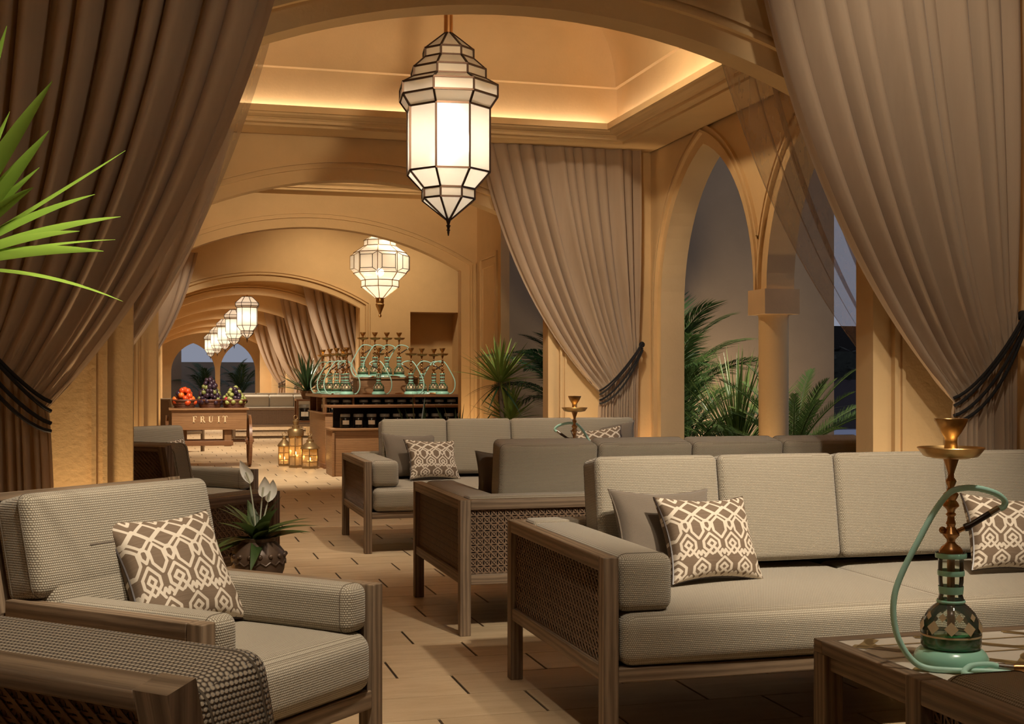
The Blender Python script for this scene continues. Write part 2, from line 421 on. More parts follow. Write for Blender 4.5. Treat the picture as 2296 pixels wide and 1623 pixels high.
        for ax in range(3):
            a1, a2 = (ax + 1) % 3, (ax + 2) % 3; S1, S2 = samp(a1), samp(a2)
            for sg in (-1, 1):
                for i in range(len(S1) - 1):
                    for j in range(len(S2) - 1):
                        ids = []
                        for (u, v) in ((i, j), (i + 1, j), (i + 1, j + 1), (i, j + 1)):
                            q = [0, 0, 0]; q[ax] = sg * h[ax]; q[a1] = S1[u]; q[a2] = S2[v]; ids.append(vid(q))
                        if sg < 0: ids.reverse()
                        if len(set(ids)) >= 3:
                            out = []
                            for k in ids:
                                if k not in out: out.append(k)
                            fs.append(tuple(out))
        return s.add(vs, fs, M)
    def mesh(s, name, smooth=40, uv=True):
        me = bpy.data.meshes.new(name); me.from_pydata(s.v, [], s.f); me.update()
        if smooth:
            me.polygons.foreach_set('use_smooth', [True] * len(me.polygons)); me.set_sharp_from_angle(angle=R(smooth))
        if uv: boxuv(me)
        return me
    def build(s, name, mat, parent=None, smooth=40, uv=True):
        return link(name, s.mesh(name, smooth, uv), mat, parent)

def boxuv(me):
    nv, nl = len(me.vertices), len(me.loops)
    co = np.empty(nv * 3, np.float32); me.vertices.foreach_get('co', co); co = co.reshape(-1, 3)
    ext = co.max(0) - co.min(0); long = int(np.argmax(ext))
    vi = np.empty(nl, np.int32); me.loops.foreach_get('vertex_index', vi)
    npoly = len(me.polygons)
    nr = np.empty(npoly * 3, np.float32); me.polygons.foreach_get('normal', nr); nr = np.abs(nr.reshape(-1, 3))
    lt = np.empty(npoly, np.int32); me.polygons.foreach_get('loop_total', lt)
    dom = np.repeat(np.argmax(nr, 1), lt)
    P = co[vi]; uv = np.zeros((nl, 2), np.float32)
    for ax in range(3):
        m = dom == ax; oth = [k for k in range(3) if k != ax]
        if long in oth: oth.remove(long); oth = [long] + oth
        uv[m, 0] = P[m, oth[0]]; uv[m, 1] = P[m, oth[1]]
    me.uv_layers.new(name='UVMap').data.foreach_set('uv', uv.ravel())

def link(name, data, mat=None, parent=None, loc=None, rot=None, scale=None):
    o = bpy.data.objects.new(name, data); COL.objects.link(o)
    if mat is not None and data is not None and len(data.materials) == 0: data.materials.append(MATS[mat])
    if parent is not None: o.parent = parent
    if loc is not None: o.location = loc
    if rot is not None: o.rotation_euler = rot
    if scale is not None: o.scale = scale if isinstance(scale, (tuple, list)) else (scale,) * 3
    return o
def thing(name, label, cat, loc=(0, 0, 0), rotz=0, group=None):
    o = link(name, None, loc=loc, rot=(0, 0, rotz)); return tag(o, label, cat, group)
def tag(o, label, cat, group=None):
    o['label'] = label; o['category'] = cat
    if group: o['group'] = group
    return o
def struct(o): o['kind'] = 'structure'; return o
def kids(o): return [c for c in bpy.data.objects if c.parent == o]
CH = {}
def tree_copy(root, loc, rotz, label, group=None, scale=None):
    def rec(o, parent):
        c = o.copy(); COL.objects.link(c); c.parent = parent
        if parent is not None: c.matrix_parent_inverse = o.matrix_parent_inverse
        for k in o.children: rec(k, c)
        return c
    r = rec(root, None); r.location = loc; r.rotation_euler = (0, 0, rotz); r['label'] = label
    if scale: r.scale = (scale,) * 3
    if group: r['group'] = group
    return r
def bez(p0, p1, p2, t): return tuple((1 - t) ** 2 * a + 2 * t * (1 - t) * b + t * t * c for a, b, c in zip(p0, p1, p2))
def spline(pts, n=8):
    P = [Vector(p) for p in pts]; P = [P[0] * 2 - P[1]] + P + [P[-1] * 2 - P[-2]]; out = []
    for i in range(1, len(P) - 2):
        for k in range(n):
            t = k / n
            out.append(0.5 * ((2 * P[i]) + (-P[i - 1] + P[i + 1]) * t + (2 * P[i - 1] - 5 * P[i] + 4 * P[i + 1] - P[i + 2]) * t * t + (-P[i - 1] + 3 * P[i] - 3 * P[i + 1] + P[i + 2]) * t ** 3))
    out.append(P[-2]); return out

# ------------------------------------------------------------------ structure
XC, ZC, RA, HALF = 1.51, -0.35, 3.15, 1.565
NEAR_ARCH = (1.528, -0.391, 3.2, 1.647)
def arch_line(off=0.0, n=28, zb=0.0, dims=None):
    XC, ZC, RA, HALF = dims or (1.51, -0.35, 3.15, 1.565)
    hw = HALF + off; r = RA + off; a0 = math.asin(hw / r)
    pts = [(XC - hw, zb)]
    for i in range(n + 1):
        a = -a0 + 2 * a0 * i / n
        pts.append((XC + r * math.sin(a), ZC + r * math.cos(a)))
    return pts + [(XC + hw, zb)]
def arch_wall(name, y0, y1, xa, xb, zt, notch=None, mould=True, dims=None):
    p = [(xa, 0)] + arch_line(dims=dims)
    if notch: p += [(notch[0], 0), (notch[0], notch[2]), (notch[1], notch[2]), (notch[1], 0)]
    p += [(xb, 0), (xb, zt), (xa, zt)]
    w = struct(MB().prism(p, y0, y1, 'y').build(name, 'plaster', smooth=0))
    if mould:
        for (o0, o1, pr) in ((0.095, 0.113, 0.032), (0.113, 0.137, 0.012), (0.137, 0.155, 0.028)):
            ring = arch_line(o0, 36, dims=dims) + list(reversed(arch_line(o1, 36, dims=dims)))
            MB().prism(ring, y0 - pr, y0 + 0.002, 'y').build('arch_moulding', 'plaster', w, smooth=0)
    return w
arch_wall('wall_near_arch', 5.25, 5.40, -1.45, 4.45, 4.4, dims=NEAR_ARCH)
arch_wall('wall_middle_arch', 10.10, 10.25, -1.25, 4.22, 4.4)
arch_wall('wall_far_arch', 13.30, 13.45, -1.25, 5.6, 4.4)
wb = arch_wall('wall_back', 20.60, 20.75, -1.25, 5.6, 4.4, notch=(3.904, 4.72, 2.335))
MB().box(3.85, 4.78, 21.1, 21.15, 0, 2.4).box(3.85, 3.904, 20.75, 21.1, 0, 2.4).box(4.72, 4.78, 20.75, 21.1, 0, 2.4).box(3.85, 4.78, 20.75, 21.1, 2.335, 2.4).build('niche_lining', 'plaster', wb, smooth=0)
for k in range(5):
    arch_wall('wall_corridor_arch', 23.9 + 4.75 * k, 24.05 + 4.75 * k, -0.6, 3.6, 3.2, mould=(k == 0))

def pointed(c, half, zs, rise, off=0.0, n=14):
    cc = (rise * rise - half * half) / (2 * half); Rr = cc + half + off
    top = math.sqrt(max(Rr * Rr - cc * cc, 0)); a1 = math.atan2(top, -cc)
    L = [(c + cc + Rr * math.cos(math.pi + (a1 - math.pi) * i / n), zs + Rr * math.sin(math.pi + (a1 - math.pi) * i / n)) for i in range(n + 1)]
    return L + [(2 * c - p[0], p[1]) for p in reversed(L[:-1])]
# right wall of the lantern bay with its pair of pointed arches
ZS, RISE, PH = 1.83, 1.19, 0.86
p = [(5.40, 0), (6.23, 0)] + pointed(7.09, PH, ZS, RISE) + pointed(9.01, PH, ZS, RISE) + [(9.87, 0), (10.10, 0), (10.10, 4.4), (5.40, 4.4)]
wr = struct(MB().prism(p, 3.985, 4.195, 'x').build('wall_right', 'plaster', smooth=0))
for c in (7.09, 9.01):
    for (o0, o1, pr) in ((0.080, 0.100, 0.030), (0.100, 0.128, 0.010), (0.128, 0.146, 0.026)):
        zb = 0.0 if c > 8 else ZS
        a, b = pointed(c, PH, ZS, RISE, o0), pointed(c, PH, ZS, RISE, o1)
        if c > 8: a = [q for q in a if q[0] > 8.05 - o0 * 0]; b = [q for q in b if q[0] > 8.05]; a = a + [(a[-1][0], 0)]; b = b + [(b[-1][0], 0)]
        if c < 8: a = [q for q in a if q[0] < 8.05]; b = [q for q in b if q[0] < 8.05]; a = [(a[0][0], 0)] + a; b = [(b[0][0], 0)] + b
        MB().prism(a + list(reversed(b)), 3.985 - pr, 3.987, 'x').build('arch_moulding', 'plaster', wr, smooth=0)
# column between the pointed arches
col = thing('column', 'round plaster column with a square capital between the two pointed arches', 'column', (4.09, 8.05, 0))
del col['category'], col['label']; col['kind'] = 'structure'
MB().lathe([(0.13, 0), (0.13, 0.10), (0.11, 0.13), (0.103, 0.17), (0.103, 1.64), (0.108, 1.66)], 40).build('shaft', 'plaster', col)
MB().box(-0.131, 0.131, -0.131, 0.131, 1.66, 1.832).build('capital', 'capital_stone', col, smooth=0)

struct(MB().box(-1.15, -0.95, 5.40, 20.6, 0, 4.4).build('wall_left', 'plaster', smooth=0))
pier = MB().box(3.25, 3.34, 12.30, 13.30, 0, 4.4).box(3.25, 3.34, 10.25, 12.30, 3.0, 4.4)
pw = struct(pier.build('wall_pier', 'plaster', smooth=0))
def panel_frame_x(x, y0, y1, z0, z1, w, pr, parent):
    MB().box(x - pr, x + 0.002, y0, y1, z1 - w, z1).box(x - pr, x + 0.002, y0, y1, z0, z0 + w).box(x - pr, x + 0.002, y0, y0 + w, z0 + w, z1 - w).box(x - pr, x + 0.002, y1 - w, y1, z0 + w, z1 - w).build('panel_moulding', 'plaster', parent, smooth=0)
panel_frame_x(3.25, 12.42, 13.14, 0.15, 2.52, 0.045, 0.02, pw)
panel_frame_x(3.25, 12.52, 13.04, 0.25, 2.40, 0.02, 0.012, pw)
struct(MB().box(5.4, 5.6, 13.45, 20.6, 0, 4.4).build('wall_hookah_bay', 'plaster', smooth=0))
struct(MB().box(-0.7, -0.5, 20.75, 46.6, 0, 3.3).build('wall_corridor_left', 'plaster', smooth=0))
struct(MB().box(3.45, 3.65, 20.75, 46.6, 0, 3.3).build('wall_corridor_right', 'plaster', smooth=0))
struct(MB().box(-1.45, -1.30, -1.8, 5.25, 0, 3.7).build('wall_near_left', 'plaster', smooth=0))
struct(MB().box(4.30, 4.45, -1.8, 5.25, 0, 3.7).build('wall_near_right', 'plaster', smooth=0))
struct(MB().box(-1.45, 4.45, -1.95, -1.8, 0, 3.7).build('wall_near_back', 'plaster', smooth=0))
struct(MB().box(-1.45, 4.45, -1.95, 5.25, 3.62, 3.8).build('ceiling_near', 'ceiling_plaster', smooth=0))
struct(MB().box(-1.25, 5.6, 13.45, 20.6, 3.9, 4.1).build('ceiling_hookah_bay', 'ceiling_plaster', smooth=0))
struct(MB().box(-0.7, 3.65, 20.75, 46.6, 3.12, 3.3).build('ceiling_corridor', 'ceiling_plaster', smooth=0))
# end wall of the corridor with pointed openings
pe = [(-0.7, 0), (-0.7, 3.3), (3.65, 3.3), (3.65, 0), (3.2, 0), (3.2, 0.6), (2.35, 0.6)]
e1 = [(q[0], q[1]) for q in pointed(2.55, 0.62, 1.55, 1.0)]; e0 = pointed(1.0, 0.76, 1.5, 1.05)
pe = [(-0.7, 0), (-0.7, 3.3), (3.65, 3.3), (3.65, 0), (3.17, 0), (3.17, 0.55), (3.17, 1.55)] + list(reversed(e1))[1:] + [(1.93, 0.55), (1.93, 0.0), (1.76, 0)] + list(reversed(e0)) + [(0.24, 0)]
struct(MB().prism(pe, 46.6, 46.8, 'y').build('wall_corridor_end', 'plaster', smooth=0))

def ring(name, x0, x1, y0, y1, prof, mat, smooth=0):
    vs, fs = [], []; n = len(prof)
    for d, z in prof: vs += [(x0 + d, y0 + d, z), (x1 - d, y0 + d, z), (x1 - d, y1 - d, z), (x0 + d, y1 - d, z)]
    for i in range(n - 1):
        for k in range(4): fs.append((i * 4 + k, i * 4 + (k + 1) % 4, (i + 1) * 4 + (k + 1) % 4, (i + 1) * 4 + k))
    m = MB().add(vs, fs); return struct(m.build(name, mat, smooth=smooth))
CORN = [(0.0, 3.134), (0.335, 3.134), (0.335, 3.124), (0.375, 3.124), (0.375, 3.142), (0.40, 3.143), (0.425, 3.148), (0.44, 3.156), (0.445, 3.162), (0.47, 3.162),
        (0.475, 3.168), (0.51, 3.172), (0.54, 3.182), (0.55, 3.194), (0.58, 3.194), (0.58, 3.242), (0.56, 3.242), (0.56, 3.204), (0.455, 3.204), (0.0, 3.204)]
def vault(x0, x1, y0, y1, name, ct):
    half = min(x1 - x0, y1 - y0) / 2
    pr = [(0.455, 3.14), (0.455, 3.545), (0.475, 3.555), (0.475, 3.575)]
    pr += [(0.475 + 0.55 * (1 - math.cos(a)), 3.575 + 0.52 * math.sin(a)) for a in [math.pi / 2 * i / 10 for i in range(1, 11)]]
    pr += [(1.06, 4.05), (1.10, 4.05), (1.12, 4.10), (half - 0.05, 4.14)]
    ring(name, x0, x1, y0, y1, pr, 'ceiling_plaster', 50)
    struct(MB().box(x0 - 0.2, x1 + 0.2, y0 - 0.1, y1 + 0.1, 4.15, 4.4).build(ct, 'ceiling_plaster', smooth=0))
ring('trim_1', -0.95, 3.97, 5.40, 10.10, CORN, 'plaster'); vault(-0.95, 3.97, 5.40, 10.10, 'ceiling_lantern_bay', 'ceiling_lantern_bay_top')
ring('trim_2', -0.95, 3.25, 10.25, 13.30, CORN, 'plaster'); vault(-0.95, 3.25, 10.25, 13.30, 'ceiling_middle_bay', 'ceiling_middle_bay_top')

# floor: dark bed with staggered clay planks
fl = [(-1.45, -1.95), (4.45, -1.95), (4.45, 13.45), (5.6, 13.45), (5.6, 20.75), (3.65, 20.75), (3.65, 47), (-1.25, 47), (-1.45, 20)]
floor = struct(MB().prism(fl, -0.06, -0.006, 'z').build('floor', 'grout', smooth=0))
TL, TW, TS = 0.63, 0.3217, 0.2205
tm = MB().box(-TL / 2 + 0.0055, TL / 2 - 0.0055, -TW / 2 + 0.0022, TW / 2 - 0.0022, -0.0055, 0).mesh('tile', 0)
tiles = []
for j in range(-22, 130):
    yc = 5.07 + TW * (j + 0.5); x0 = 0.908 - TS * j
    kmin = math.floor((-1.5 - x0) / TL); hi = 4.4 if yc < 13.45 else (5.5 if yc < 20.6 else 3.4)
    for k in range(kmin, kmin + 14):
        xc = x0 + TL * (k + 0.5)
        if -1.4 < xc < hi and -1.7 < yc < 46.4: tiles.append((xc, yc))
def seen(t): return -0.35 < t[0] < 2.5 and 3.2 < t[1] < 26
near = sorted([t for t in tiles if seen(t)], key=lambda t: t[1])[:290]; ns = set(near)
for (x, y) in near: link('tile', tm, 'floor_tile', floor, (x, y, 0))
far = MB()
for (x, y) in tiles:
    if (x, y) not in ns: far.box(x - TL / 2 + 0.0055, x + TL / 2 - 0.0055, y - TW / 2 + 0.0022, y + TW / 2 - 0.0022, -0.0055, 0)
ft = far.build('tile_field', 'floor_tile', floor, smooth=0); ft['kind'] = 'stuff'

# garden beyond the arches
struct(MB().box(4.45, 13, 3.0, 13.3, -0.08, -0.01).box(3.5, 4.45, 10.3, 13.3, -0.004, 0.001).build('floor_garden', 'soil', smooth=0))
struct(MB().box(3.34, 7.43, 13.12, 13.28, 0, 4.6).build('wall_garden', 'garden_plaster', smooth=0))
g = thing('garden_boundary', 'dark low wall topped by a clipped hedge far beyond the garden wall', 'wall', (9.8, 16.2, 0))
MB().box(-2.4, 3.0, 0, 0.3, 0, 1.22).build('wall_body', 'night_wall', g, smooth=0)
hb = MB(); rr = random.Random(9)
for i in range(420):
    x, y, z = rr.uniform(-2.4, 3.0), rr.uniform(-0.12, 0.3), rr.uniform(1.2, 1.68); a = rr.uniform(0, 6.28); q = rr.uniform(0.05, 0.10)
    d = Vector((math.cos(a), math.sin(a) * 0.6, rr.uniform(-0.6, 0.6))) * q; e = Vector((-math.sin(a), math.cos(a), 0.3)) * q * 0.5
    c = Vector((x, y, z)); hb.add([c - d, c + e, c + d, c - e], [(0, 1, 2, 3)])
hb.box(-2.4, 3.0, 0.02, 0.28, 1.22, 1.62).build('hedge', 'hedge', g, smooth=0)
tag(MB().box(8.3, 12.5, 15.4, 15.7, 0, 0.54).build('pool_edge', 'pool_water', smooth=0), 'pale lavender pool edge seen low beside the right pillar', 'pool edge')
tag(MB().box(8.0, 13.5, 17.0, 17.4, 1.6, 2.02).box(8.2, 8.4, 17.1, 17.3, 0, 1.6).box(13.0, 13.2, 17.1, 17.3, 0, 1.6).build('pergola', 'dark_void', smooth=0), 'black pergola roof edge beyond the hedge', 'pergola')

# ------------------------------------------------------------------ curtains
def curtain(name, label, Yc, side, mat, seed=1, nf=11, ns=150, nt=46, nb=18, tie=True, amp=1.0, zt=3.20, front=-1, group=None, xin=2.45, mirror=XC - 0.03, kx=0.0):
    rnd = random.Random(seed); vs, fs = [], []
    ph = [rnd.uniform(-0.5, 0.5) for _ in range(nf + 3)]; pa = [rnd.uniform(0.45, 1.25) for _ in range(nf + 3)]
    def fold(s):
        x = s * nf; i = int(x); f = x - i
        j = ph[i] * (1 - f) + ph[i + 1] * f
        return 2 * math.pi * (x + 0.8 * j), pa[i] * (1 - f) + pa[i + 1] * f
    def place(X): return X if side > 0 else 2 * mirror - X
    rows = nt + nb + 1
    for r in range(rows):
        for i in range(ns + 1):
            s = i / ns
            Pt = (xin + (3.86 - xin) * s ** 0.93, zt)
            Pk = (3.50 + kx + (0.345 - kx) * s, 1.10 + 0.40 * s ** 1.25)
            Pb = (3.455 + kx + 0.36 * s, 0.015)
            if r <= nt:
                t = r / nt
                c = (Pt[0] + 0.28 * (Pk[0] - Pt[0]), Pk[1] + 0.358 * (Pt[1] - Pk[1]))
                X, Z = bez(Pt, c, Pk, t)
                w = 1 - t
                A = 0.048 * (0.65 + 0.75 * math.sin(math.pi * min(1, t * 1.15)) ** 0.8) * (0.35 + 0.65 * w ** 0.4) + 0.006
                sp = (3.86 - xin) / nf * w + 0.34 / nf * t
            else:
                t = (r - nt) / nb
                X = Pk[0] + (Pb[0] - Pk[0]) * t ** 0.7; Z = Pk[1] + (Pb[1] - Pk[1]) * t
                A = 0.022 + 0.022 * min(1, t * 3); sp = 0.36 / nf
            a, am = fold(s); y = am * (math.sin(a) + 0.25 * math.sin(2 * a + 0.6)) * A * amp
            X += 0.22 * sp * math.cos(a) * (1 if 0.02 < s < 0.98 else 0)
            if nt - 3 <= r <= nt + 2: y += 0.006 * math.sin(5 * a + r)
            vs.append((place(X), Yc + y, Z))
    for r in range(rows - 1):
        for i in range(ns):
            a = r * (ns + 1) + i; fs.append((a, a + 1, a + ns + 2, a + ns + 1))
    root = thing(name, label, 'curtain', (place(3.6), Yc, 0), 0, group)
    m = MB(); m.v = [(x - place(3.6), y - Yc, z) for x, y, z in vs]; m.f = fs
    m.build('cloth', mat, root, smooth=180)
    if tie:
        for q, (dz0, dz1, bow) in enumerate(((0.035, 0.02, 0.0), (0.0, 0.0, 0.01), (-0.045, -0.03, -0.02), (-0.075, -0.045, -0.045))):
            P = []
            for i in range(17):
                s = i / 16
                X = 3.492 + kx + (0.378 - kx) * s; Z = 1.085 + 0.42 * s ** 1.25 + dz0 * (1 - s) + dz1 * s + bow * math.sin(math.pi * s)
                Y = front * (0.060 * max(0, math.sin(math.pi * (0.02 + 0.9 * s))) ** 0.5 + 0.004 * (q % 2))
                P.append((place(X) - place(3.6), Y, Z))
            P = P
            MB().tube(P, 0.0078, 7).build('tie_rope', 'tie_rope', root)
        hx = place(3.875) - place(3.6)
        MB().sphere((hx, 0, 1.505), 0.026, 10, 8).tube([(hx, 0, 1.505), (hx, -front * 0.10, 1.505)], 0.008, 6).build('tie_hook', 'tie_rope', root)
    return root
curtain('curtain', 'large taupe curtain tied back at the right edge, in front of the pillar', 5.105, 1, 'curtain_cloth', 3)
curtain('curtain', 'large shadowed taupe curtain tied back at the left edge, behind the palm leaves', 5.105, -1, 'curtain_cloth', 7, mirror=1.54, xin=2.54)
curtain('sheer_curtain', 'see-through curtain veil hanging behind the right pillar', 5.53, 1, 'sheer_cloth', 11, amp=0.7, front=1, xin=2.40)
curtain('sheer_curtain', 'see-through curtain veil hanging behind the left pillar', 5.53, -1, 'sheer_cloth', 12, amp=0.7, front=1, xin=2.44, mirror=1.50, kx=-0.18)
curtain('curtain', 'taupe curtain tied back beside the first pointed arch, behind the far sofa', 10.02, 1, 'curtain_cloth', 5, nf=13, zt=3.16, amp=0.85)
curtain('curtain', 'taupe curtain tied back beside the left pillar of the middle arch', 9.93, -1, 'curtain_cloth', 6, nf=13, zt=3.16, ns=110, nt=30)
curtain('curtain', 'small pale curtain on the far left beside the fruit cart', 20.42, -1, 'curtain_cloth', 8, nf=9, ns=90, nt=26, nb=8)
ORD = ('first', 'second', 'third', 'fourth')
for k in range(4):
    curtain('curtain', 'distant tied curtain on the right of the corridor, %s from the hookah stand' % ORD[k], 23.72 + 4.75 * k, 1, 'curtain_cloth', 20 + k, nf=9, ns=90, nt=26, nb=8, zt=3.1, kx=-0.25)

# ------------------------------------------------------------------ cane webbing
def cane(name, parent, w, h, M, pitch=0.026, strand=0.0042):
    # six-way woven cane: pairs of upright and level strands and both diagonals, w along local x, h along local z
    m = MB(); th = 0.0014
    nx, nz = max(2, round(w / pitch)), max(2, round(h / pitch)); px, pz = w / nx, h / nz
    for i in range(nx + 1):
        for d in (-0.15, 0.15):
            x = i * px + d * px
            if 0 <= x <= w: m.box(x - strand / 2, x + strand / 2, -th, 0, 0, h, M)
    for j in range(nz + 1):
        for d in (-0.15, 0.15):
            z = j * pz + d * pz
            if 0 <= z <= h: m.box(0, w, 0, th, z - strand / 2, z + strand / 2, M)
    s2 = strand * 1.25
    for k in range(-nz, nx + 1):
        for sg in (1, -1):
            # line through cell corners, clipped to the panel (unit cells)
            a0, b0 = max(k, 0), min(k + nz, nx)
            if b0 <= a0: continue
            za, zb = a0 - k, b0 - k
            if sg < 0: za, zb = nz - za, nz - zb
            A, B = Vector((a0 * px, sg * th * 1.6, za * pz)), Vector((b0 * px, sg * th * 1.6, zb * pz))
            d = (B - A).normalized(); n = Vector((-d.z, 0, d.x)) * s2 / 2; t = Vector((0, th, 0))
            m.add([A - n, B - n, B + n, A + n, A - n + t, B - n + t, B + n + t, A + n + t],
                  [(0, 1, 2, 3), (7, 6, 5, 4), (0, 4, 5, 1), (2, 6, 7, 3)], M)
    return m.build(name, 'cane', parent, smooth=0, uv=False)

# ------------------------------------------------------------------ sofas
def T(x, y, z): return Matrix.Translation((x, y, z))
RZ = lambda a: Matrix.Rotation(a, 4, 'Z')
RX = lambda a: Matrix.Rotation(a, 4, 'X')
RY = lambda a: Matrix.Rotation(a, 4, 'Y')
def piping(parent, x0, x1, z0, z1, r, y, M=None, rad=0.0015):
    # dark corded seam running round a cushion's edge at depth y
    P = []; e = 0.0006
    for (cx, cz, a0) in ((x1 - r, z1 - r, 0), (x0 + r, z1 - r, 90), (x0 + r, z0 + r, 180), (x1 - r, z0 + r, 270)):
        for k in range(5):
            a = R(a0 + 22.5 * k); P.append((cx + (r + e) * math.cos(a), y, cz + (r + e) * math.sin(a)))
    P.append(P[0])
    if M is not None: P = [tuple(M @ Vector(p)) for p in P]
    MB().tube(P, rad, 5, False).build('piping', 'seam_thread', parent)
def build_sofa(label, loc, rotz, W=2.54, D=1.17):
    s = thing('sofa', label, 'sofa', loc, rotz, 'cane sided lounge sofas')
    hx, hy, pw = W / 2, D / 2, 0.052
    for sx in (-1, 1):
        for sy in (-1, 1):
            x, y = sx * (hx - pw / 2), sy * (hy - pw / 2)
            MB().rbox(x - pw / 2, x + pw / 2, y - pw / 2, y + pw / 2, 0, 0.64, 0.004, n=1).build('leg', 'oak', s)
        x = sx * (hx - pw / 2)
        MB().rbox(x - 0.026, x + 0.026, -hy + pw, hy - pw, 0.592, 0.64, 0.004, n=1).build('arm_rail', 'oak', s)
        MB().rbox(x - 0.02, x + 0.02, -hy + pw, hy - pw, 0.24, 0.288, 0.004, n=1).build('side_rail', 'oak', s)
        cane('cane_panel', s, D - 2 * pw, 0.304, T(x, -hy + pw, 0.288) @ RZ(R(90)), 0.034, 0.0046)
        MB().box(x - sx * 0.018 - 0.002, x - sx * 0.018 + 0.002, -hy + pw, hy - pw, 0.29, 0.592).build('shade_backing', 'black_band', s, smooth=0)  # black sheet standing in for the shade behind the sofa's cane
    for (y, z0, z1, nm) in ((-hy + pw / 2, 0.24, 0.286, 'front_rail'), (hy - pw / 2, 0.24, 0.288, 'back_rail'), (hy - pw / 2, 0.592, 0.64, 'back_rail')):
        MB().rbox(-hx + pw, hx - pw, y - 0.022, y + 0.022, z0, z1, 0.004, n=1).build(nm, 'oak', s)
    cane('cane_panel', s, W - 2 * pw, 0.304, T(-hx + pw, hy - pw / 2, 0.288), 0.034, 0.0046)
    MB().box(-hx + pw, hx - pw, -hy + 0.06, hy - 0.06, 0.268, 0.287).build('seat_board', 'black_band', s, smooth=0)
    MB().box(-hx + 0.065, hx - 0.065, hy - 0.078, hy - 0.07, 0.29, 0.6).build('back_board', 'black_band', s, smooth=0)
    # upholstery
    for sx in (-1, 1):
        x0, x1 = sorted((sx * (hx - 0.056), sx * (hx - 0.246)))
        a = MB().rbox(x0, x1, -hy + 0.012, hy - 0.075, 0.458, 0.644, 0.038, (0.0, 0.003, 0.0), n=4).build('arm_cushion', 'upholstery', s)
        piping(a, min(x0, x1), max(x0, x1), 0.458, 0.644, 0.038, -hy + 0.050)
    xi = hx - 0.248
    MB().rbox(-hx + 0.056, hx - 0.056, hy - 0.19, hy - 0.058, 0.585, 0.652, 0.018, n=3).build('back_ledge', 'upholstery', s)
    for k in (-1, 1):
        x0, x1 = sorted((0.003 * k, (hx - 0.06) * k))
        MB().rbox(x0, x1, -hy - 0.012, hy - 0.19, 0.288, 0.456, 0.045, (0.0, 0.014, 0.010), n=8).build('seat_cushion', 'upholstery', s)
    bw = 2 * xi / 4
    for k in range(4):
        cx = -xi + bw * (k + 0.5)
        M = T(cx, hy - 0.19, 0.46) @ RX(R(-9))
        bc_ = MB().rbox(-bw / 2 + 0.004, bw / 2 - 0.004, -0.25, -0.07, 0, 0.418, 0.026, (0.002, 0.010, 0.003), M, n=6).build('back_cushion', 'upholstery', s)
        piping(bc_, -bw / 2 + 0.004, bw / 2 - 0.004, 0, 0.418, 0.026, -0.224, M); piping(bc_, -bw / 2 + 0.004, bw / 2 - 0.004, 0, 0.418, 0.026, -0.096, M)
    return s
sofa1 = build_sofa('near sofa at the right facing the glossy hookah table, two cushions in its corner', (2.61, 4.385, 0), 0)
sofa2 = tree_copy(sofa1, (2.61, 6.40, 0), R(180), 'middle sofa seen from behind, its cane back towards the near sofa')
sofa3 = tree_copy(sofa1, (2.61, 9.35, 0), 0, 'far sofa in front of the curtain and the hookah stand')
sofa0 = tree_copy(sofa1, (2.635, 1.56, 0), R(180), 'sofa of which only one arm corner shows at the bottom right')
sofa4 = tree_copy(sofa1, (2.65, 27.55, 0), R(180), 'pale distant sofa behind the fruit cart, back towards the camera')
sofa5 = tree_copy(sofa1, (2.65, 31.0, 0), 0, 'pale most distant sofa facing the camera under the far curtains')

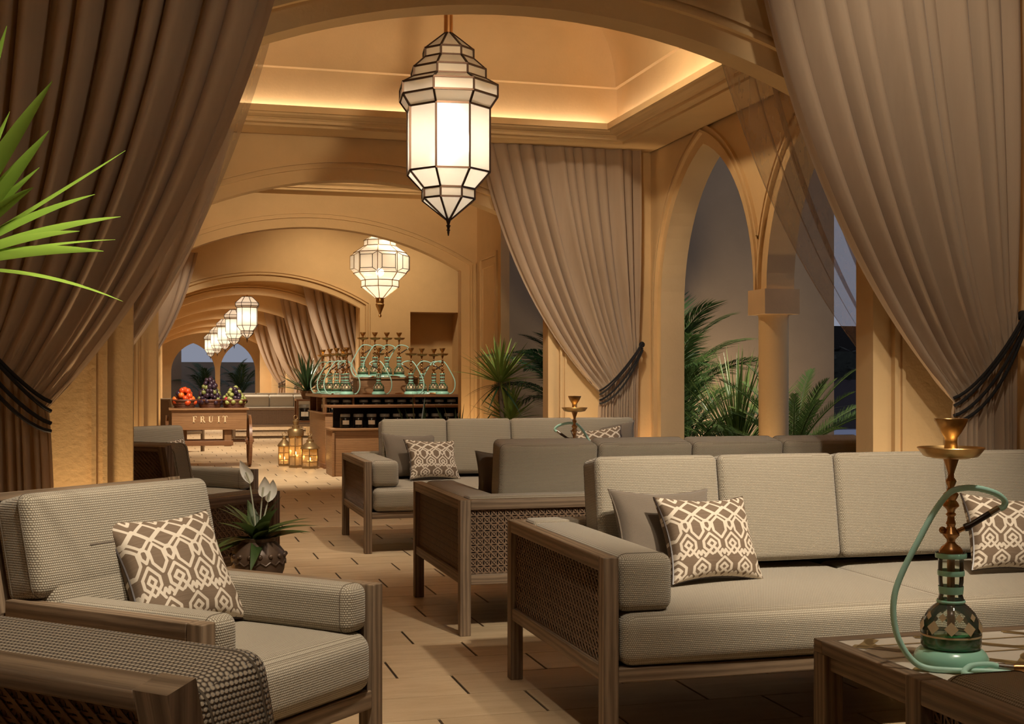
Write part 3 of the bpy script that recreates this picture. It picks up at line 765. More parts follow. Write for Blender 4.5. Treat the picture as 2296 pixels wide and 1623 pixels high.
# ------------------------------------------------------------------ armchairs (front towards local -y)
def build_chair(label, loc, rotz):
    s = thing('armchair', label, 'armchair', loc, rotz, 'cane lounge armchairs')
    hx = 0.355
    for sx in (-1, 1):
        x = sx * (hx - 0.023)
        MB().rbox(x - 0.023, x + 0.023, -0.375, -0.325, 0, 0.64, 0.004, n=1).build('leg', 'oak', s)
        MB().rbox(x - 0.023, x + 0.023, 0.22, 0.27, 0, 0.594, 0.004, n=1).build('leg', 'oak', s)
        MB().rbox(x - 0.023, x + 0.023, -0.325, 0.30, 0.594, 0.64, 0.004, n=1).build('arm_rail', 'oak', s)
        MB().rbox(x - 0.018, x + 0.018, -0.325, 0.22, 0.30, 0.35, 0.004, n=1).build('side_rail', 'oak', s)
        cane('cane_panel', s, 0.545, 0.244, T(x, -0.325, 0.35) @ RZ(R(90)), 0.032, 0.0052)
        MB().box(x - sx * 0.017 - 0.002, x - sx * 0.017 + 0.002, -0.325, 0.22, 0.35, 0.594).build('shade_backing', 'black_band', s, smooth=0)  # black sheet added so the chair's cane holes look shaded
        x0, x1 = sorted((sx * 0.307, sx * 0.213))
        ac = MB().rbox(x0, x1, -0.362, 0.17, 0.515, 0.646, 0.028, (0.002, 0.003, 0.002), n=4).build('arm_cushion', 'upholstery', s)
        piping(ac, x0, x1, 0.515, 0.646, 0.028, -0.334)
        # raked stile of the back
        MB().bar((x, 0.262, 0.29), (x, 0.4095, 0.903), 0.046, 0.04, (0, 1, 0)).build('back_stile', 'oak', s)
    MB().rbox(-0.309, 0.309, -0.372, -0.332, 0.30, 0.35, 0.004, n=1).build('front_rail', 'oak', s)
    MB().rbox(-0.309, 0.309, 0.225, 0.265, 0.30, 0.35, 0.004, n=1).build('back_rail', 'oak', s)
    tilt = math.atan2(0.143, 0.595)
    Mb = T(0, 0.262, 0.29) @ RX(-tilt)
    MB().rbox(-0.309, 0.309, -0.018, 0.02, 0.606, 0.630, 0.004, M=Mb, n=1).build('back_rail', 'oak', s)
    MB().rbox(-0.309, 0.309, -0.018, 0.02, 0.0, 0.06, 0.004, M=Mb, n=1).build('back_rail', 'oak', s)
    cane('cane_panel', s, 0.618, 0.546, Mb @ T(-0.309, 0.004, 0.06), 0.0245, 0.0046)
    MB().box(-0.309, 0.309, -0.03, -0.022, 0.06, 0.606, Mb).build('back_board', 'black_band', s, smooth=0)
    MB().box(-0.309, 0.309, -0.332, 0.225, 0.33, 0.349).build('seat_board', 'black_band', s, smooth=0)
    MB().rbox(-0.307, 0.307, -0.382, 0.14, 0.35, 0.514, 0.045, (0, 0.012, 0.010), n=8).build('seat_cushion', 'upholstery', s)
    b = MB().rbox(-0.335, 0.335, -0.155, -0.022, 0.335, 0.605, 0.028, (0.0, 0.010, 0.002), Mb, n=7).rbox(-0.305, 0.305, -0.153, -0.026, 0.22, 0.42, 0.03, (0, 0.008, 0), Mb, n=7)
    bo = b.build('back_cushion', 'upholstery', s)
    piping(bo, -0.335, 0.335, 0.335, 0.605, 0.028, -0.127, Mb); piping(bo, -0.335, 0.335, 0.335, 0.605, 0.028, -0.050, Mb)
    MB().rbox(-0.16, 0.16, -0.1655, -0.155, 0.447, 0.452, 0.002, M=Mb, n=1).build('seam', 'taupe_linen', bo)
    return s
chairA = build_chair('armchair at the left with a patterned cushion, angled towards the aisle', (0.07, 3.515, 0), R(45))
chairB = tree_copy(chairA, (0.055, 1.816, 0), R(135), 'closest armchair seen from behind at the bottom left corner')
chairE = tree_copy(chairA, (0.055, 6.556, 0), R(135), 'armchair seen from behind just past the left pillar, cane side to the aisle')
chairC = tree_copy(chairA, (0.065, 8.254, 0), R(45), 'armchair behind the left pillar turned to the far sofa, cushion on its back')
tree_copy(chairA, (0.15, 22.3, 0), R(135), 'distant dark armchair at the left behind the fruit cart')
for ob in chairB.children:
    if ob.name.startswith('back_cushion'):
        ob.data = ob.data.copy(); ob.data.materials[0] = MATS['coarse_upholstery']

# ------------------------------------------------------------------ cushions
def trellis(n):
    # white interlaced trellis lines, rasterised to one value per vertex (flat print on the cloth)
    seg = []
    def poly(P, closed=False):
        for a, b in zip(P, P[1:] + ([P[0]] if closed else [])): seg.append((a, b))
    for k in range(-1, 6):
        def q(P): return [(x + k, y) for x, y in P]
        poly(q([(-.27, -.6), (-.27, 0), (0, .32), (.27, 0), (.27, -.6)]))
        poly(q([(.37, -.1), (.37, .25), (.5, .45), (.63, .25), (.63, -.1)]))
        poly(q([(.0, .42), (.46, .86), (0, 1.3), (-.46, .86)]), True)
        poly(q([(.5, .75), (.96, 1.2), (.5, 1.65), (.04, 1.2)]), True)
        poly(q([(.36, 1.72), (.36, 1.95), (.5, 2.16), (.64, 1.95), (.64, 1.72), (.5, 1.58)]), True)
        poly(q([(-.27, 1.72), (-.27, 2.2), (0, 2.58), (.27, 2.2), (.27, 1.72), (0, 1.42)]), True)
        for dx, dy in ((.5, 0), (0, 1.28)):
            poly(q([(dx, 2.32 + dy), (dx + .33, 2.72 + dy), (dx + .33, 3.05 + dy), (dx + .06, 3.38 + dy)]))
            poly(q([(dx, 2.32 + dy), (dx - .33, 2.72 + dy), (dx - .33, 3.05 + dy), (dx - .02, 3.42 + dy)]))
            poly(q([(dx, 2.66 + dy), (dx + .16, 2.87 + dy), (dx, 3.08 + dy), (dx - .16, 2.87 + dy)]), True)
            poly(q([(dx, 3.08 + dy), (dx - .34, 3.52 + dy)])); poly(q([(dx + .1, 3.1 + dy), (dx + .36, 3.56 + dy)]))
            poly(q([(dx + .3, 3.42 + dy), (dx + .42, 3.2 + dy), (dx + .5, 3.42 + dy), (dx + .58, 3.2 + dy), (dx + .7, 3.42 + dy)]))
    g = np.linspace(0, 1, n); X, Y = np.meshgrid(g * 4.1 - 0.05, (1 - g) * 4.6 + 0.05, indexing='ij'); D = np.full(X.shape, 9.0)
    for (ax, ay), (bx, by) in seg:
        dx, dy = bx - ax, by - ay; L = dx * dx + dy * dy
        t = np.clip(((X - ax) * dx + (Y - ay) * dy) / L, 0, 1)
        D = np.minimum(D, np.hypot(X - ax - t * dx, Y - ay - t * dy))
    return np.clip((0.056 - D) / 0.02 + 0.5, 0, 1)
def pillow_mesh(name, n, size, thick, printed):
    g = np.linspace(-1, 1, n); U, V = np.meshgrid(g, g, indexing='ij')
    px = U * (1 - 0.14 * (1 - V * V) * np.abs(U) ** 2); pz = V * (1 - 0.14 * (1 - U * U) * np.abs(V) ** 2)
    t = thick / 2 * (np.clip(1 - U ** 2, 0, 1) ** 0.5 * np.clip(1 - V ** 2, 0, 1) ** 0.5) ** 0.75
    t = t * (1 + 0.06 * np.sin(7 * U + 2 * V) * np.sin(5 * V)) + 0.004
    vs = []
    for sg in (-1, 1):
        vs.append(np.stack([px * size / 2, sg * t, (pz + 1) * size / 2], -1).reshape(-1, 3))
    vs = np.concatenate(vs); N = n * n
    i, j = np.meshgrid(np.arange(n - 1), np.arange(n - 1), indexing='ij'); a = (i * n + j).ravel()
    f1 = np.stack([a, a + n, a + n + 1, a + 1], -1); f2 = np.stack([a, a + 1, a + n + 1, a + n], -1) + N
    e = list(range(0, n)) + [k * n + n - 1 for k in range(1, n)] + [(n - 1) * n + k for k in range(n - 2, -1, -1)] + [k * n for k in range(n - 2, 0, -1)]
    f3 = [(e[k], e[(k + 1) % len(e)], e[(k + 1) % len(e)] + N, e[k] + N) for k in range(len(e))]
    me = bpy.data.meshes.new(name); me.from_pydata(vs.tolist(), [], f1.tolist() + f2.tolist() + f3); me.update()
    me.polygons.foreach_set('use_smooth', [True] * len(me.polygons)); boxuv(me)
    if printed:
        c = trellis(n).ravel(); c = np.concatenate([c, c]); col = np.stack([c, c, c, np.ones_like(c)], -1).astype(np.float32)
        at = me.color_attributes.new('print', 'FLOAT_COLOR', 'POINT'); at.data.foreach_set('color', col.ravel())
        me.materials.append(MATS['trellis_print'])
    else: me.materials.append(MATS['taupe_linen'])
    return me
PM = pillow_mesh('cushion_patterned', 230, 0.40, 0.15, True)
PP = pillow_mesh('cushion_plain', 40, 0.43, 0.15, False)
def pillow(kind, label, loc, rot, sc=1.0):
    o = link('throw_cushion', PM if kind else PP, None, None, loc, rot, sc)
    tag(o, label, 'cushion', 'trellis patterned cushions' if kind else 'plain taupe cushions')
    m = MB(); h = (0.40 if kind else 0.43) / 2; P = []
    for (a, b) in (((-1, -1), (1, -1)), ((1, -1), (1, 1)), ((1, 1), (-1, 1)), ((-1, 1), (-1, -1))):
        for k in range(12):
            u = a[0] + (b[0] - a[0]) * k / 12; v = a[1] + (b[1] - a[1]) * k / 12
            P.append((u * (1 - 0.14 * (1 - v * v) * u * u) * h, 0, (v * (1 - 0.14 * (1 - u * u) * v * v) + 1) * h))
    P.append(P[0]); m.tube(P, 0.0045, 6, False).build('piping', 'dark_grip' if kind else 'taupe_linen', o)
    return o
def E_(x, y, z): return (R(x), R(y), R(z))
pillow(0, 'plain taupe cushion in the left corner of the near sofa', (1.824, 4.41, 0.466), E_(-18, 2, 12), (1.04, 0.9, 0.79))
pillow(1, 'patterned cushion leaning at the left end of the near sofa', (1.948, 4.265, 0.466), E_(-24, 2.2, 14), (1.03, 0.95, 0.82))
pillow(1, 'patterned cushion on the near sofa behind the glossy hookah', (3.146, 4.177, 0.466), E_(-22, 4.8, -2.3), (0.97, 0.95, 0.76))
pillow(1, 'patterned cushion leaning in the armchair at the left', (0.085, 3.585, 0.522), E_(-32, -1, 35), 0.87)
pillow(0, 'plain taupe cushion in the left corner of the far sofa', (1.80, 9.42, 0.466), E_(-18, 2, 10), (1.02, 0.9, 0.82))
pillow(1, 'patterned cushion leaning at the left end of the far sofa', (1.942, 9.249, 0.466), E_(-24, 2.7, 16), (1.06, 0.95, 0.79))
pillow(0, 'plain taupe cushion at the right end of the far sofa', (3.42, 9.48, 0.468), E_(-16, -3, -12), 0.98)
pillow(1, 'patterned cushion at the right end of the far sofa behind the hookah bowl', (3.286, 9.30, 0.466), E_(-24, -5.7, -8.7), 1.0)
pillow(0, 'dark cushion peeking out past the near end of the middle sofa back', (1.76, 6.47, 0.468), E_(20, 0, -8), 0.92)
pillow(1, 'patterned cushion in the armchair behind the left pillar', (0.06, 8.16, 0.522), E_(-24, -2, 34), 0.84)

# ------------------------------------------------------------------ coffee tables
def build_table(label, loc, W=1.36, D=0.88, H=0.45):
    t = thing('coffee_table', label, 'table', loc, 0, 'mosaic topped coffee tables')
    hx, hy, b = W / 2, D / 2, 0.048
    for sy in (-1, 1):
        y0, y1 = sorted((sy * hy, sy * (hy - b))); MB().rbox(-hx, hx, y0, y1, H - 0.038, H, 0.003, n=1).build('top_frame', 'oak', t)
        y = sy * (hy - 0.03); MB().rbox(-hx + 0.065, hx - 0.065, y - 0.012, y + 0.012, H - 0.085, H - 0.038, 0.003, n=1).build('apron', 'oak', t)
    for sx in (-1, 1):
        x0, x1 = sorted((sx * hx, sx * (hx - b))); MB().rbox(x0, x1, -hy + b, hy - b, H - 0.038, H, 0.003, n=1).build('top_frame', 'oak', t)
        x = sx * (hx - 0.03); MB().rbox(x - 0.012, x + 0.012, -hy + 0.065, hy - 0.065, H - 0.085, H - 0.038, 0.003, n=1).build('apron', 'oak', t)
        for sy in (-1, 1):
            x0, x1 = sorted((sx * hx, sx * (hx - 0.062))); y0, y1 = sorted((sy * hy, sy * (hy - 0.062)))
            MB().rbox(x0, x1, y0, y1, 0, H - 0.038, 0.003, n=1).build('leg', 'oak', t)
    ix, iy = hx - b, hy - b
    MB().box(-ix, ix, -iy, iy, H - 0.02, H - 0.003).build('mosaic_top', 'mosaic_white', t, smooth=0)
    m = MB(); z0, z1 = H - 0.004, H - 0.0016; w = 0.030
    def clip(P):
        return [p for p in P if abs(p[0]) <= ix and abs(p[1]) <= iy]
    def band(P, w):
        run = []
        for p in P + [None]:
            if p is not None and abs(p[0]) < ix and abs(p[1]) < iy: run.append(p)
            else:
                if len(run) > 1:
                    L, Rr = [], []
                    for i, q in enumerate(run):
                        a, c = run[max(i - 1, 0)], run[min(i + 1, len(run) - 1)]; dx, dy = c[0] - a[0], c[1] - a[1]; l = math.hypot(dx, dy)
                        L.append((q[0] - dy / l * w / 2, q[1] + dx / l * w / 2)); Rr.append((q[0] + dy / l * w / 2, q[1] - dx / l * w / 2))
                    for i in range(len(L) - 1):
                        m.add([(*L[i], z1), (*Rr[i], z1), (*Rr[i + 1], z1), (*L[i + 1], z1)], [(0, 1, 2, 3)])
                run = []
    for k in range(-6, 7):
        c = 0.30 * k
        band([(c + 0.02 * i - 0.9, 0.02 * i - 0.9) for i in range(91)], 0.034); band([(c - 0.02 * i + 0.9, 0.02 * i - 0.9) for i in range(91)], 0.034)
    for kx in range(-2, 3):
        for ky in (-1, 0, 1):
            band([(0.30 * kx + 0.15 + 0.115 * math.cos(a * math.pi / 24), 0.30 * ky + 0.115 * math.sin(a * math.pi / 24)) for a in range(49)], 0.026)
    for k in range(-3, 4): band([(-0.65 + 0.02 * i, 0.15 * k) for i in range(66)], 0.010)
    m.build('gold_inlay', 'mosaic_gold', t, smooth=0)
    return t
tab1 = build_table('coffee table at the bottom right carrying the glossy hookah', (2.51, 2.91, 0))
tab2 = tree_copy(tab1, (2.58, 7.88, 0), 0, 'coffee table hidden behind the middle sofa, carrying a hookah')

# ------------------------------------------------------------------ hookahs
def build_hookah(label, loc, rotz=R(-15.3)):
    h = thing('hookah', label, 'hookah', loc, rotz, 'mint and brass hookahs')
    k = 0.000363
    MB().lathe([(0.085, 0.0), (0.096, 0.006), (0.096, 0.02), (0.090, 0.032), (0.080, 0.042), (0.074, 0.045)], 36).build('foot', 'mint_glaze', h)
    MB().lathe([(0.072, 0.045), (0.0775, 0.052), (0.0775, 0.07), (0.076, 0.095), (0.071, 0.118), (0.060, 0.140), (0.046, 0.154), (0.036, 0.162), (0.034, 0.170),
                (0.030, 0.185), (0.029, 0.20), (0.032, 0.218), (0.033, 0.245), (0.032, 0.272), (0.033, 0.28), (0.039, 0.286), (0.039, 0.294), (0.034, 0.297)], 36, cap=False).build('glass_base', 'clear_glass', h)
    MB().lathe([(0.070, 0.047), (0.0755, 0.053), (0.0760, 0.078), (0.002, 0.0785)], 36).build('green_water', 'green_water', h)
    b = MB()
    for z0, z1, r0, r1 in ((0.188, 0.208, 0.031, 0.0325), (0.236, 0.250, 0.0342, 0.0342), (0.164, 0.172, 0.0365, 0.0355), (0.283, 0.296, 0.040, 0.040)):
        b.lathe([(r0, z0), (r0 + 0.001, (z0 + z1) / 2), (r1, z1)], 30, cap=False)
    b.build('mint_band', 'mint_glaze', h)
    g = MB(); n = 10
    for i in range(n):
        a = 2 * math.pi * i / n
        for z, r, s in ((0.105, 0.0755, 0.018), (0.132, 0.066, 0.011)):
            a2 = a + (0.3 if z > 0.12 else 0); c = Vector((r * math.cos(a2), r * math.sin(a2), z)); tx = Vector((-math.sin(a2), math.cos(a2), 0)); up = Vector((-0.25 * math.cos(a2), -0.25 * math.sin(a2), 1)); o = Vector((math.cos(a2), math.sin(a2), 0.3)) * 0.0015
            g.add([c - tx * s + o, c - up * s + o, c + tx * s + o, c + up * s + o], [(0, 1, 2, 3)])
    g.lathe([(0.0785, 0.078), (0.0788, 0.080), (0.0783, 0.083)], 36, cap=False)
    g.build('gold_ornament', 'gold_paint', h, smooth=0)
    st = [(0.010, 0.05), (0.010, 0.295), (0.031, 0.296), (0.031, 0.302), (0.024, 0.312), (0.014, 0.320), (0.010, 0.326), (0.012, 0.332), (0.021, 0.342), (0.022, 0.348), (0.015, 0.358), (0.010, 0.366), (0.013, 0.374),
          (0.010, 0.382), (0.009, 0.392), (0.014, 0.398), (0.009, 0.404), (0.012, 0.412), (0.021, 0.420), (0.020, 0.426), (0.013, 0.436), (0.018, 0.446), (0.020, 0.452), (0.012, 0.460), (0.008, 0.470), (0.013, 0.482), (0.014, 0.488), (0.008, 0.496),
          (0.008, 0.506), (0.010, 0.514), (0.020, 0.545), (0.021, 0.548)]
    MB().lathe(st, 24).build('stem', 'copper_brass', h)
    MB().lathe([(0.018, 0.546), (0.045, 0.547), (0.070, 0.553), (0.080, 0.566), (0.087, 0.575), (0.085, 0.577), (0.076, 0.569), (0.060, 0.560), (0.018, 0.558)], 36).build('ash_tray', 'brass', h)
    MB().lathe([(0.016, 0.556), (0.0175, 0.575), (0.016, 0.592), (0.017, 0.602), (0.027, 0.616), (0.036, 0.632), (0.043, 0.648), (0.043, 0.653), (0.038, 0.652), (0.024, 0.632), (0.010, 0.628)], 30).build('bowl', 'brass', h)
    MB().tube([(0.012, 0, 0.350), (0.035, -0.004, 0.362)], 0.006, 10).sphere((-0.022, 0, 0.356), 0.010, 8, 6).build('hose_port', 'copper_brass', h)
    MB().tube([(0.034, -0.004, 0.362), (0.044, -0.005, 0.366), (0.05, -0.006, 0.37), (0.10, -0.012, 0.402)], [0.010, 0.0115, 0.008, 0.0085], 12).build('hose_grip', 'dark_grip', h)
    MB().tube([(0.099, -0.012, 0.401), (0.122, -0.015, 0.416)], 0.0092, 12).build('hose_ferrule', 'silver', h)
    P = [(0.120, -0.015, 0.414), (0.134, -0.016, 0.420), (0.136, -0.018, 0.436), (0.110, -0.024, 0.456), (0.060, -0.03, 0.470), (0.015, -0.034, 0.470), (-0.020, -0.036, 0.455), (-0.060, -0.04, 0.405),
         (-0.100, -0.045, 0.335), (-0.140, -0.05, 0.262), (-0.165, -0.055, 0.200), (-0.171, -0.06, 0.140), (-0.160, -0.068, 0.080), (-0.130, -0.078, 0.030), (-0.095, -0.092, 0.010), (-0.030, -0.115, 0.0085),
         (0.050, -0.125, 0.0085), (0.105, -0.150, 0.0085), (0.100, -0.185, 0.0085), (0.050, -0.198, 0.0085), (0.000, -0.180, 0.0085), (-0.018, -0.150, 0.010), (0.010, -0.118, 0.020), (0.060, -0.108, 0.022), (0.085, -0.110, 0.017)]
    MB().tube(spline(P, 6), 0.0082, 10).build('hose', 'mint_hose', h)
    MB().tube([(0.083, -0.110, 0.017), (0.12, -0.113, 0.014)], 0.0105, 12).build('coil_grip', 'silver', h)
    MB().tube([(0.12, -0.113, 0.014), (0.125, -0.1134, 0.014), (0.20, -0.119, 0.0135), (0.27, -0.124, 0.010)], [0.010, 0.0115, 0.0115, 0.006], 12).build('mouthpiece', 'copper_brass', h)
    return h
hk = build_hookah('glossy mint hookah with brass bowl on the mosaic table at the right', (2.020, 2.955, 0.447))
hk2 = tree_copy(hk, (2.635, 8.05, 0.447), R(150), 'hookah whose brass bowl rises behind the middle sofa')

# ------------------------------------------------------------------ hanging lanterns
def lantern(name, label, loc, prof, seg, rot0, bar, mat_frame, ztop, rod_r, watts, bulb_z, finial, group=None, bulb_r=0.045, lightr=0.05):
    t = thing(name, label, 'lantern', loc, 0, group); fr = MB(); n = len(prof)
    P = [[Vector((r * math.cos(rot0 + 2 * math.pi * k / seg), r * math.sin(rot0 + 2 * math.pi * k / seg), z)) for k in range(seg)] for r, z in prof]
    for i in range(n):
        for k in range(seg):
            k2 = (k + 1) % seg
            if prof[i][0] > 0.03: fr.bar(P[i][k], P[i][k2], bar, bar)
            if i < n - 1: fr.bar(P[i][k], P[i + 1][k], bar, bar)
    fr.build('frame', mat_frame, t, smooth=0, uv=False)
    for i in range(n - 1):
        me = None
        for k in range(seg):
            a, b, c, d = P[i][k], P[i][(k + 1) % seg], P[i + 1][(k + 1) % seg], P[i + 1][k]
            if me is None:
                M0 = Matrix.Rotation(0, 4, 'Z'); m = MB().add([a * 0.992, b * 0.992, c * 0.992, d * 0.992], [(0, 1, 2, 3)])
                m.v = [(q[0], q[1], p.z) for q, p in zip(m.v, (a, b, c, d))]
                me = m.mesh('pane', 0); me.materials.append(MATS['milk_glass'])
            link('pane', me, None, t, (0, 0, 0), (0, 0, 2 * math.pi * k / seg))
    if ztop: MB().tube([(0, 0, prof[0][1]), (0, 0, ztop - loc[2])], rod_r, 14).lathe([(rod_r * 2.2, ztop - loc[2] - 0.03), (rod_r * 2.2, ztop - loc[2])], 14).build('hanging_rod', 'copper_brass' if mat_frame == 'lantern_metal' else 'gilt_metal', t)
    MB().lathe(finial, 12).build('finial', 'lantern_metal' if mat_frame == 'lantern_metal' else 'brass', t)
    MB().sphere((0, 0, bulb_z), bulb_r, 12, 8).build('bulb', 'bulb', t)
    l = bpy.data.lights.new('lantern_light', 'POINT'); l.energy = watts; l.color = (1.0, 0.87, 0.69); l.shadow_soft_size = lightr
    lo = bpy.data.objects.new('lantern_light', l); COL.objects.link(lo); lo.parent = t; lo.location = (0, 0, bulb_z)
    return t
q = 1 / math.cos(R(22.5)) * 0.985
BIG = lantern('moroccan_lantern', 'large stepped octagonal glass lantern hanging in the front bay', (1.65, 7.48, 2.073),
        [(0.02, 1.22), (0.147 * q, 1.110), (0.147 * q, 1.058), (0.218 * q, 0.990), (0.218 * q, 0.934), (0.287 * q, 0.892), (0.287 * q, 0.822), (0.242 * q, 0.754), (0.242 * q, 0.375), (0.154 * q, 0.276), (0.154 * q, 0.218), (0.014, 0.098)],
        8, R(22.5 - 6), 0.011, 'lantern_metal', 4.13, 0.027, 16, 0.56,
        [(0.003, 0.0), (0.007, 0.02), (0.007, 0.03), (0.014, 0.034), (0.007, 0.04), (0.010, 0.055), (0.016, 0.06), (0.008, 0.068), (0.016, 0.095), (0.024, 0.115), (0.006, 0.125)])
MB().lathe([(0.21, 0.775), (0.215, 0.78), (0.21, 0.785)], 24).build('added_baffle', 'lantern_metal', BIG)  # unseen disc added to keep bulb light off the upper panes and ceiling
near_fill_lantern = tree_copy(BIG, (1.60, 2.10, 2.30), 0, 'unseen second stepped octagonal lantern, added overhead to light the near seating')  # unseen lantern copy added as warm fill for the near bay
for c_ in near_fill_lantern.children:
    if c_.type == 'LIGHT': c_.data = c_.data.copy(); c_.data.energy = 135
    if c_.name.startswith('hanging_rod'): c_.data = MB().tube([(0, 0, 1.22), (0, 0, 1.32)], 0.027, 14).mesh('hanging_rod'); c_.data.materials.append(MATS['copper_brass'])
# star lantern with projecting square boxes
def star_lantern(loc):
    s = 1.0; z0 = loc[2]
    prof = [(0.10, 3.02 - z0), (0.20, 2.955 - z0), (0.20, 2.885 - z0), (0.33, 2.80 - z0), (0.33, 2.545 - z0), (0.235, 2.455 - z0), (0.235, 2.375 - z0), (0.055, 2.235 - z0)]
    t = lantern('star_lantern', 'wide faceted glass lantern with projecting boxes above the hookah stand', loc, prof, 8, R(22.5 + 8), 0.009, 'gilt_metal', 3.9, 0.015, 7.5, 2.56 - z0,
                [(0.004, 0.0), (0.018, 0.012), (0.022, 0.024), (0.016, 0.038), (0.012, 0.045), (0.024, 0.08), (0.05, 0.14), (0.056, 0.165), (0.045, 0.18), (0.05, 0.19), (0.05, 0.225), (0.045, 0.245)], None, 0.05, 0.06)
    for k in range(8):
        a = R(8) + R(45) * (k + 1) + R(0); M = RZ(a)
        ri = 0.33 * math.cos(R(22.5)); hw, hh, z = 0.118, 0.118, 2.672 - z0; ro = ri + 0.055; w2 = 0.085; h2 = 0.082
        A = [(ri, -hw, z - hh), (ri, hw, z - hh), (ri, hw, z + hh), (ri, -hw, z + hh)]; B = [(ro, -w2, z - h2), (ro, w2, z - h2), (ro, w2, z + h2), (ro, -w2, z + h2)]
        m = MB().add(A + B, [(4, 5, 6, 7), (0, 1, 5, 4), (1, 2, 6, 5), (2, 3, 7, 6), (3, 0, 4, 7)], M); m.build('box_pane', 'milk_glass', t, smooth=0)
        f = MB()
        for i in range(4):
            f.bar(M @ Vector(B[i]), M @ Vector(B[(i + 1) % 4]), 0.007); f.bar(M @ Vector(A[i]), M @ Vector(B[i]), 0.006)
        f.build('box_frame', 'lantern_metal' if k in (4, 5, 6, 7) else 'gilt_metal', t, smooth=0, uv=False)
star_lantern((2.604, 15.772, 1.992))
cl = None
for k, y in enumerate((25.1, 29.8, 34.3, 39.4, 45.2)):
    lab = 'small octagonal corridor lantern, %s in the row' % ('nearest', 'second', 'third', 'fourth', 'farthest')[k]
    if cl is None:
        cl = lantern('corridor_lantern', lab, (1.55, y, 1.97), [(0.10, 0.86), (0.235, 0.74), (0.235, 0.68), (0.205, 0.645), (0.205, 0.30), (0.125, 0.20), (0.125, 0.15), (0.012, 0.05)], 8, R(22.5 - 8), 0.010, 'lantern_metal', 3.11, 0.012, 14, 0.48,
                     [(0.003, -0.03), (0.008, 0.0), (0.014, 0.05), (0.004, 0.06)], 'corridor lanterns')
    else: tree_copy(cl, (1.55, y, 1.97), 0, lab, 'corridor lanterns')

# ------------------------------------------------------------------ hookah stand
st = thing('display_stand', 'tall wooden rear display stand with shelf of jars and hookahs on top', 'display stand', (3.1, 18.3, 0))
def bx(name, mat, x0, x1, y0, y1, z0, z1, par, base): return MB().rbox(x0 - base[0], x1 - base[0], y0 - base[1], y1 - base[1], z0, z1, 0.004, n=1).build(name, mat, par)
B0 = (3.1, 18.3)
bx('cabinet', 'cabinet_wood', 2.12, 4.10, 17.40, 19.30, 0.0, 0.745, st, B0)
bx('plinth', 'plank_wood', 2.10, 4.12, 17.38, 19.32, 0.0, 0.07, st, B0)
bx('shelf', 'plank_wood', 2.09, 4.12, 17.37, 19.32, 0.745, 0.765, st, B0)
bx('back_panel', 'dark_void', 2.40, 4.10, 17.70, 17.74, 0.765, 0.975, st, B0); bx('back_panel', 'dark_void', 2.40, 2.44, 17.74, 19.28, 0.765, 0.975, st, B0)
for x in (2.12, 2.50, 3.35, 4.07): bx('divider', 'plank_wood', x, x + 0.022, 17.41, 17.70, 0.765, 0.975, st, B0)
for y in (18.4, 19.27): bx('divider', 'plank_wood', 2.12, 2.40, y, y + 0.022, 0.765, 0.975, st, B0)
bx('top_plank', 'plank_wood', 2.06, 4.16, 17.33, 19.36, 0.975, 1.010, st, B0)
s2 = thing('display_stand', 'low wooden front display stand with a row of black jars under its plank', 'display stand', (2.9, 16.25, 0))
B1 = (2.9, 16.25)
bx('cabinet', 'cabinet_wood', 2.06, 3.9, 15.96, 16.55, 0.0, 0.575, s2, B1)
bx('cabinet_top', 'cabinet_wood', 2.01, 3.95, 15.93, 16.58, 0.575, 0.603, s2, B1)
bx('side_panel', 'cabinet_wood', 2.03, 2.06, 15.94, 16.57, 0.0, 0.575, s2, B1)
bx('back_panel', 'dark_void', 2.10, 3.9, 16.40, 16.44, 0.603, 0.862, s2, B1)
for x in (2.55, 3.3, 3.86): bx('divider', 'dark_void', x, x + 0.02, 16.32, 16.40, 0.603, 0.862, s2, B1)
bx('plank', 'plank_wood', 2.01, 3.95, 15.93, 16.62, 0.862, 0.890, s2, B1)
ped = MB().rbox(2.66, 3.54, 18.08, 18.50, 1.0105, 1.225, 0.004, n=1).rbox(2.63, 3.57, 18.05, 18.53, 1.225, 1.25, 0.004, n=1).build('pedestal_box', 'cabinet_wood')
tag(ped, 'low wooden pedestal box raising four hookahs on the rear stand', 'pedestal')
# jars
def build_jar(label, loc):
    j = thing('jar', label, 'jar', loc, 0, 'black labelled jars')
    MB().lathe([(0.060, 0), (0.066, 0.006), (0.066, 0.125), (0.060, 0.138), (0.052, 0.142)], 20).build('jar_body', 'jar_black', j)
    MB().lathe([(0.060, 0.140), (0.063, 0.143), (0.063, 0.172), (0.058, 0.178), (0.01, 0.180)], 20).build('lid', 'jar_lid', j)
    m = MB(); a0 = R(-90); w = R(38)
    vs = []
    for i in range(7):
        a = a0 - w + 2 * w * i / 6; vs += [(0.0668 * math.cos(a), 0.0668 * math.sin(a), 0.045), (0.0668 * math.cos(a), 0.0668 * math.sin(a), 0.098)]
    m.add(vs, [(2 * i, 2 * i + 2, 2 * i + 3, 2 * i + 1) for i in range(6)]).build('paper_label', 'paper_label', j)
    return j
NUM = ('first', 'second', 'third', 'fourth', 'fifth', 'sixth', 'seventh', 'eighth', 'ninth', 'tenth', 'eleventh', 'twelfth')
jar = None
for k in range(10):
    lab = 'black jar with white label in the front stand row, %s from the left' % NUM[k]; loc = (2.215 + 0.168 * k, 16.10, 0.6035)
    jar = build_jar(lab, loc) if jar is None else jar
    if k: tree_copy(jar, loc, random.uniform(-0.2, 0.2), lab)
for k in range(10):
    tree_copy(jar, (2.26 + 0.178 * k + (0.05 if k > 1 else 0), 17.53, 0.7655), random.uniform(-0.2, 0.2), 'black jar with white label on the rear stand shelf, %s from the left' % NUM[k])
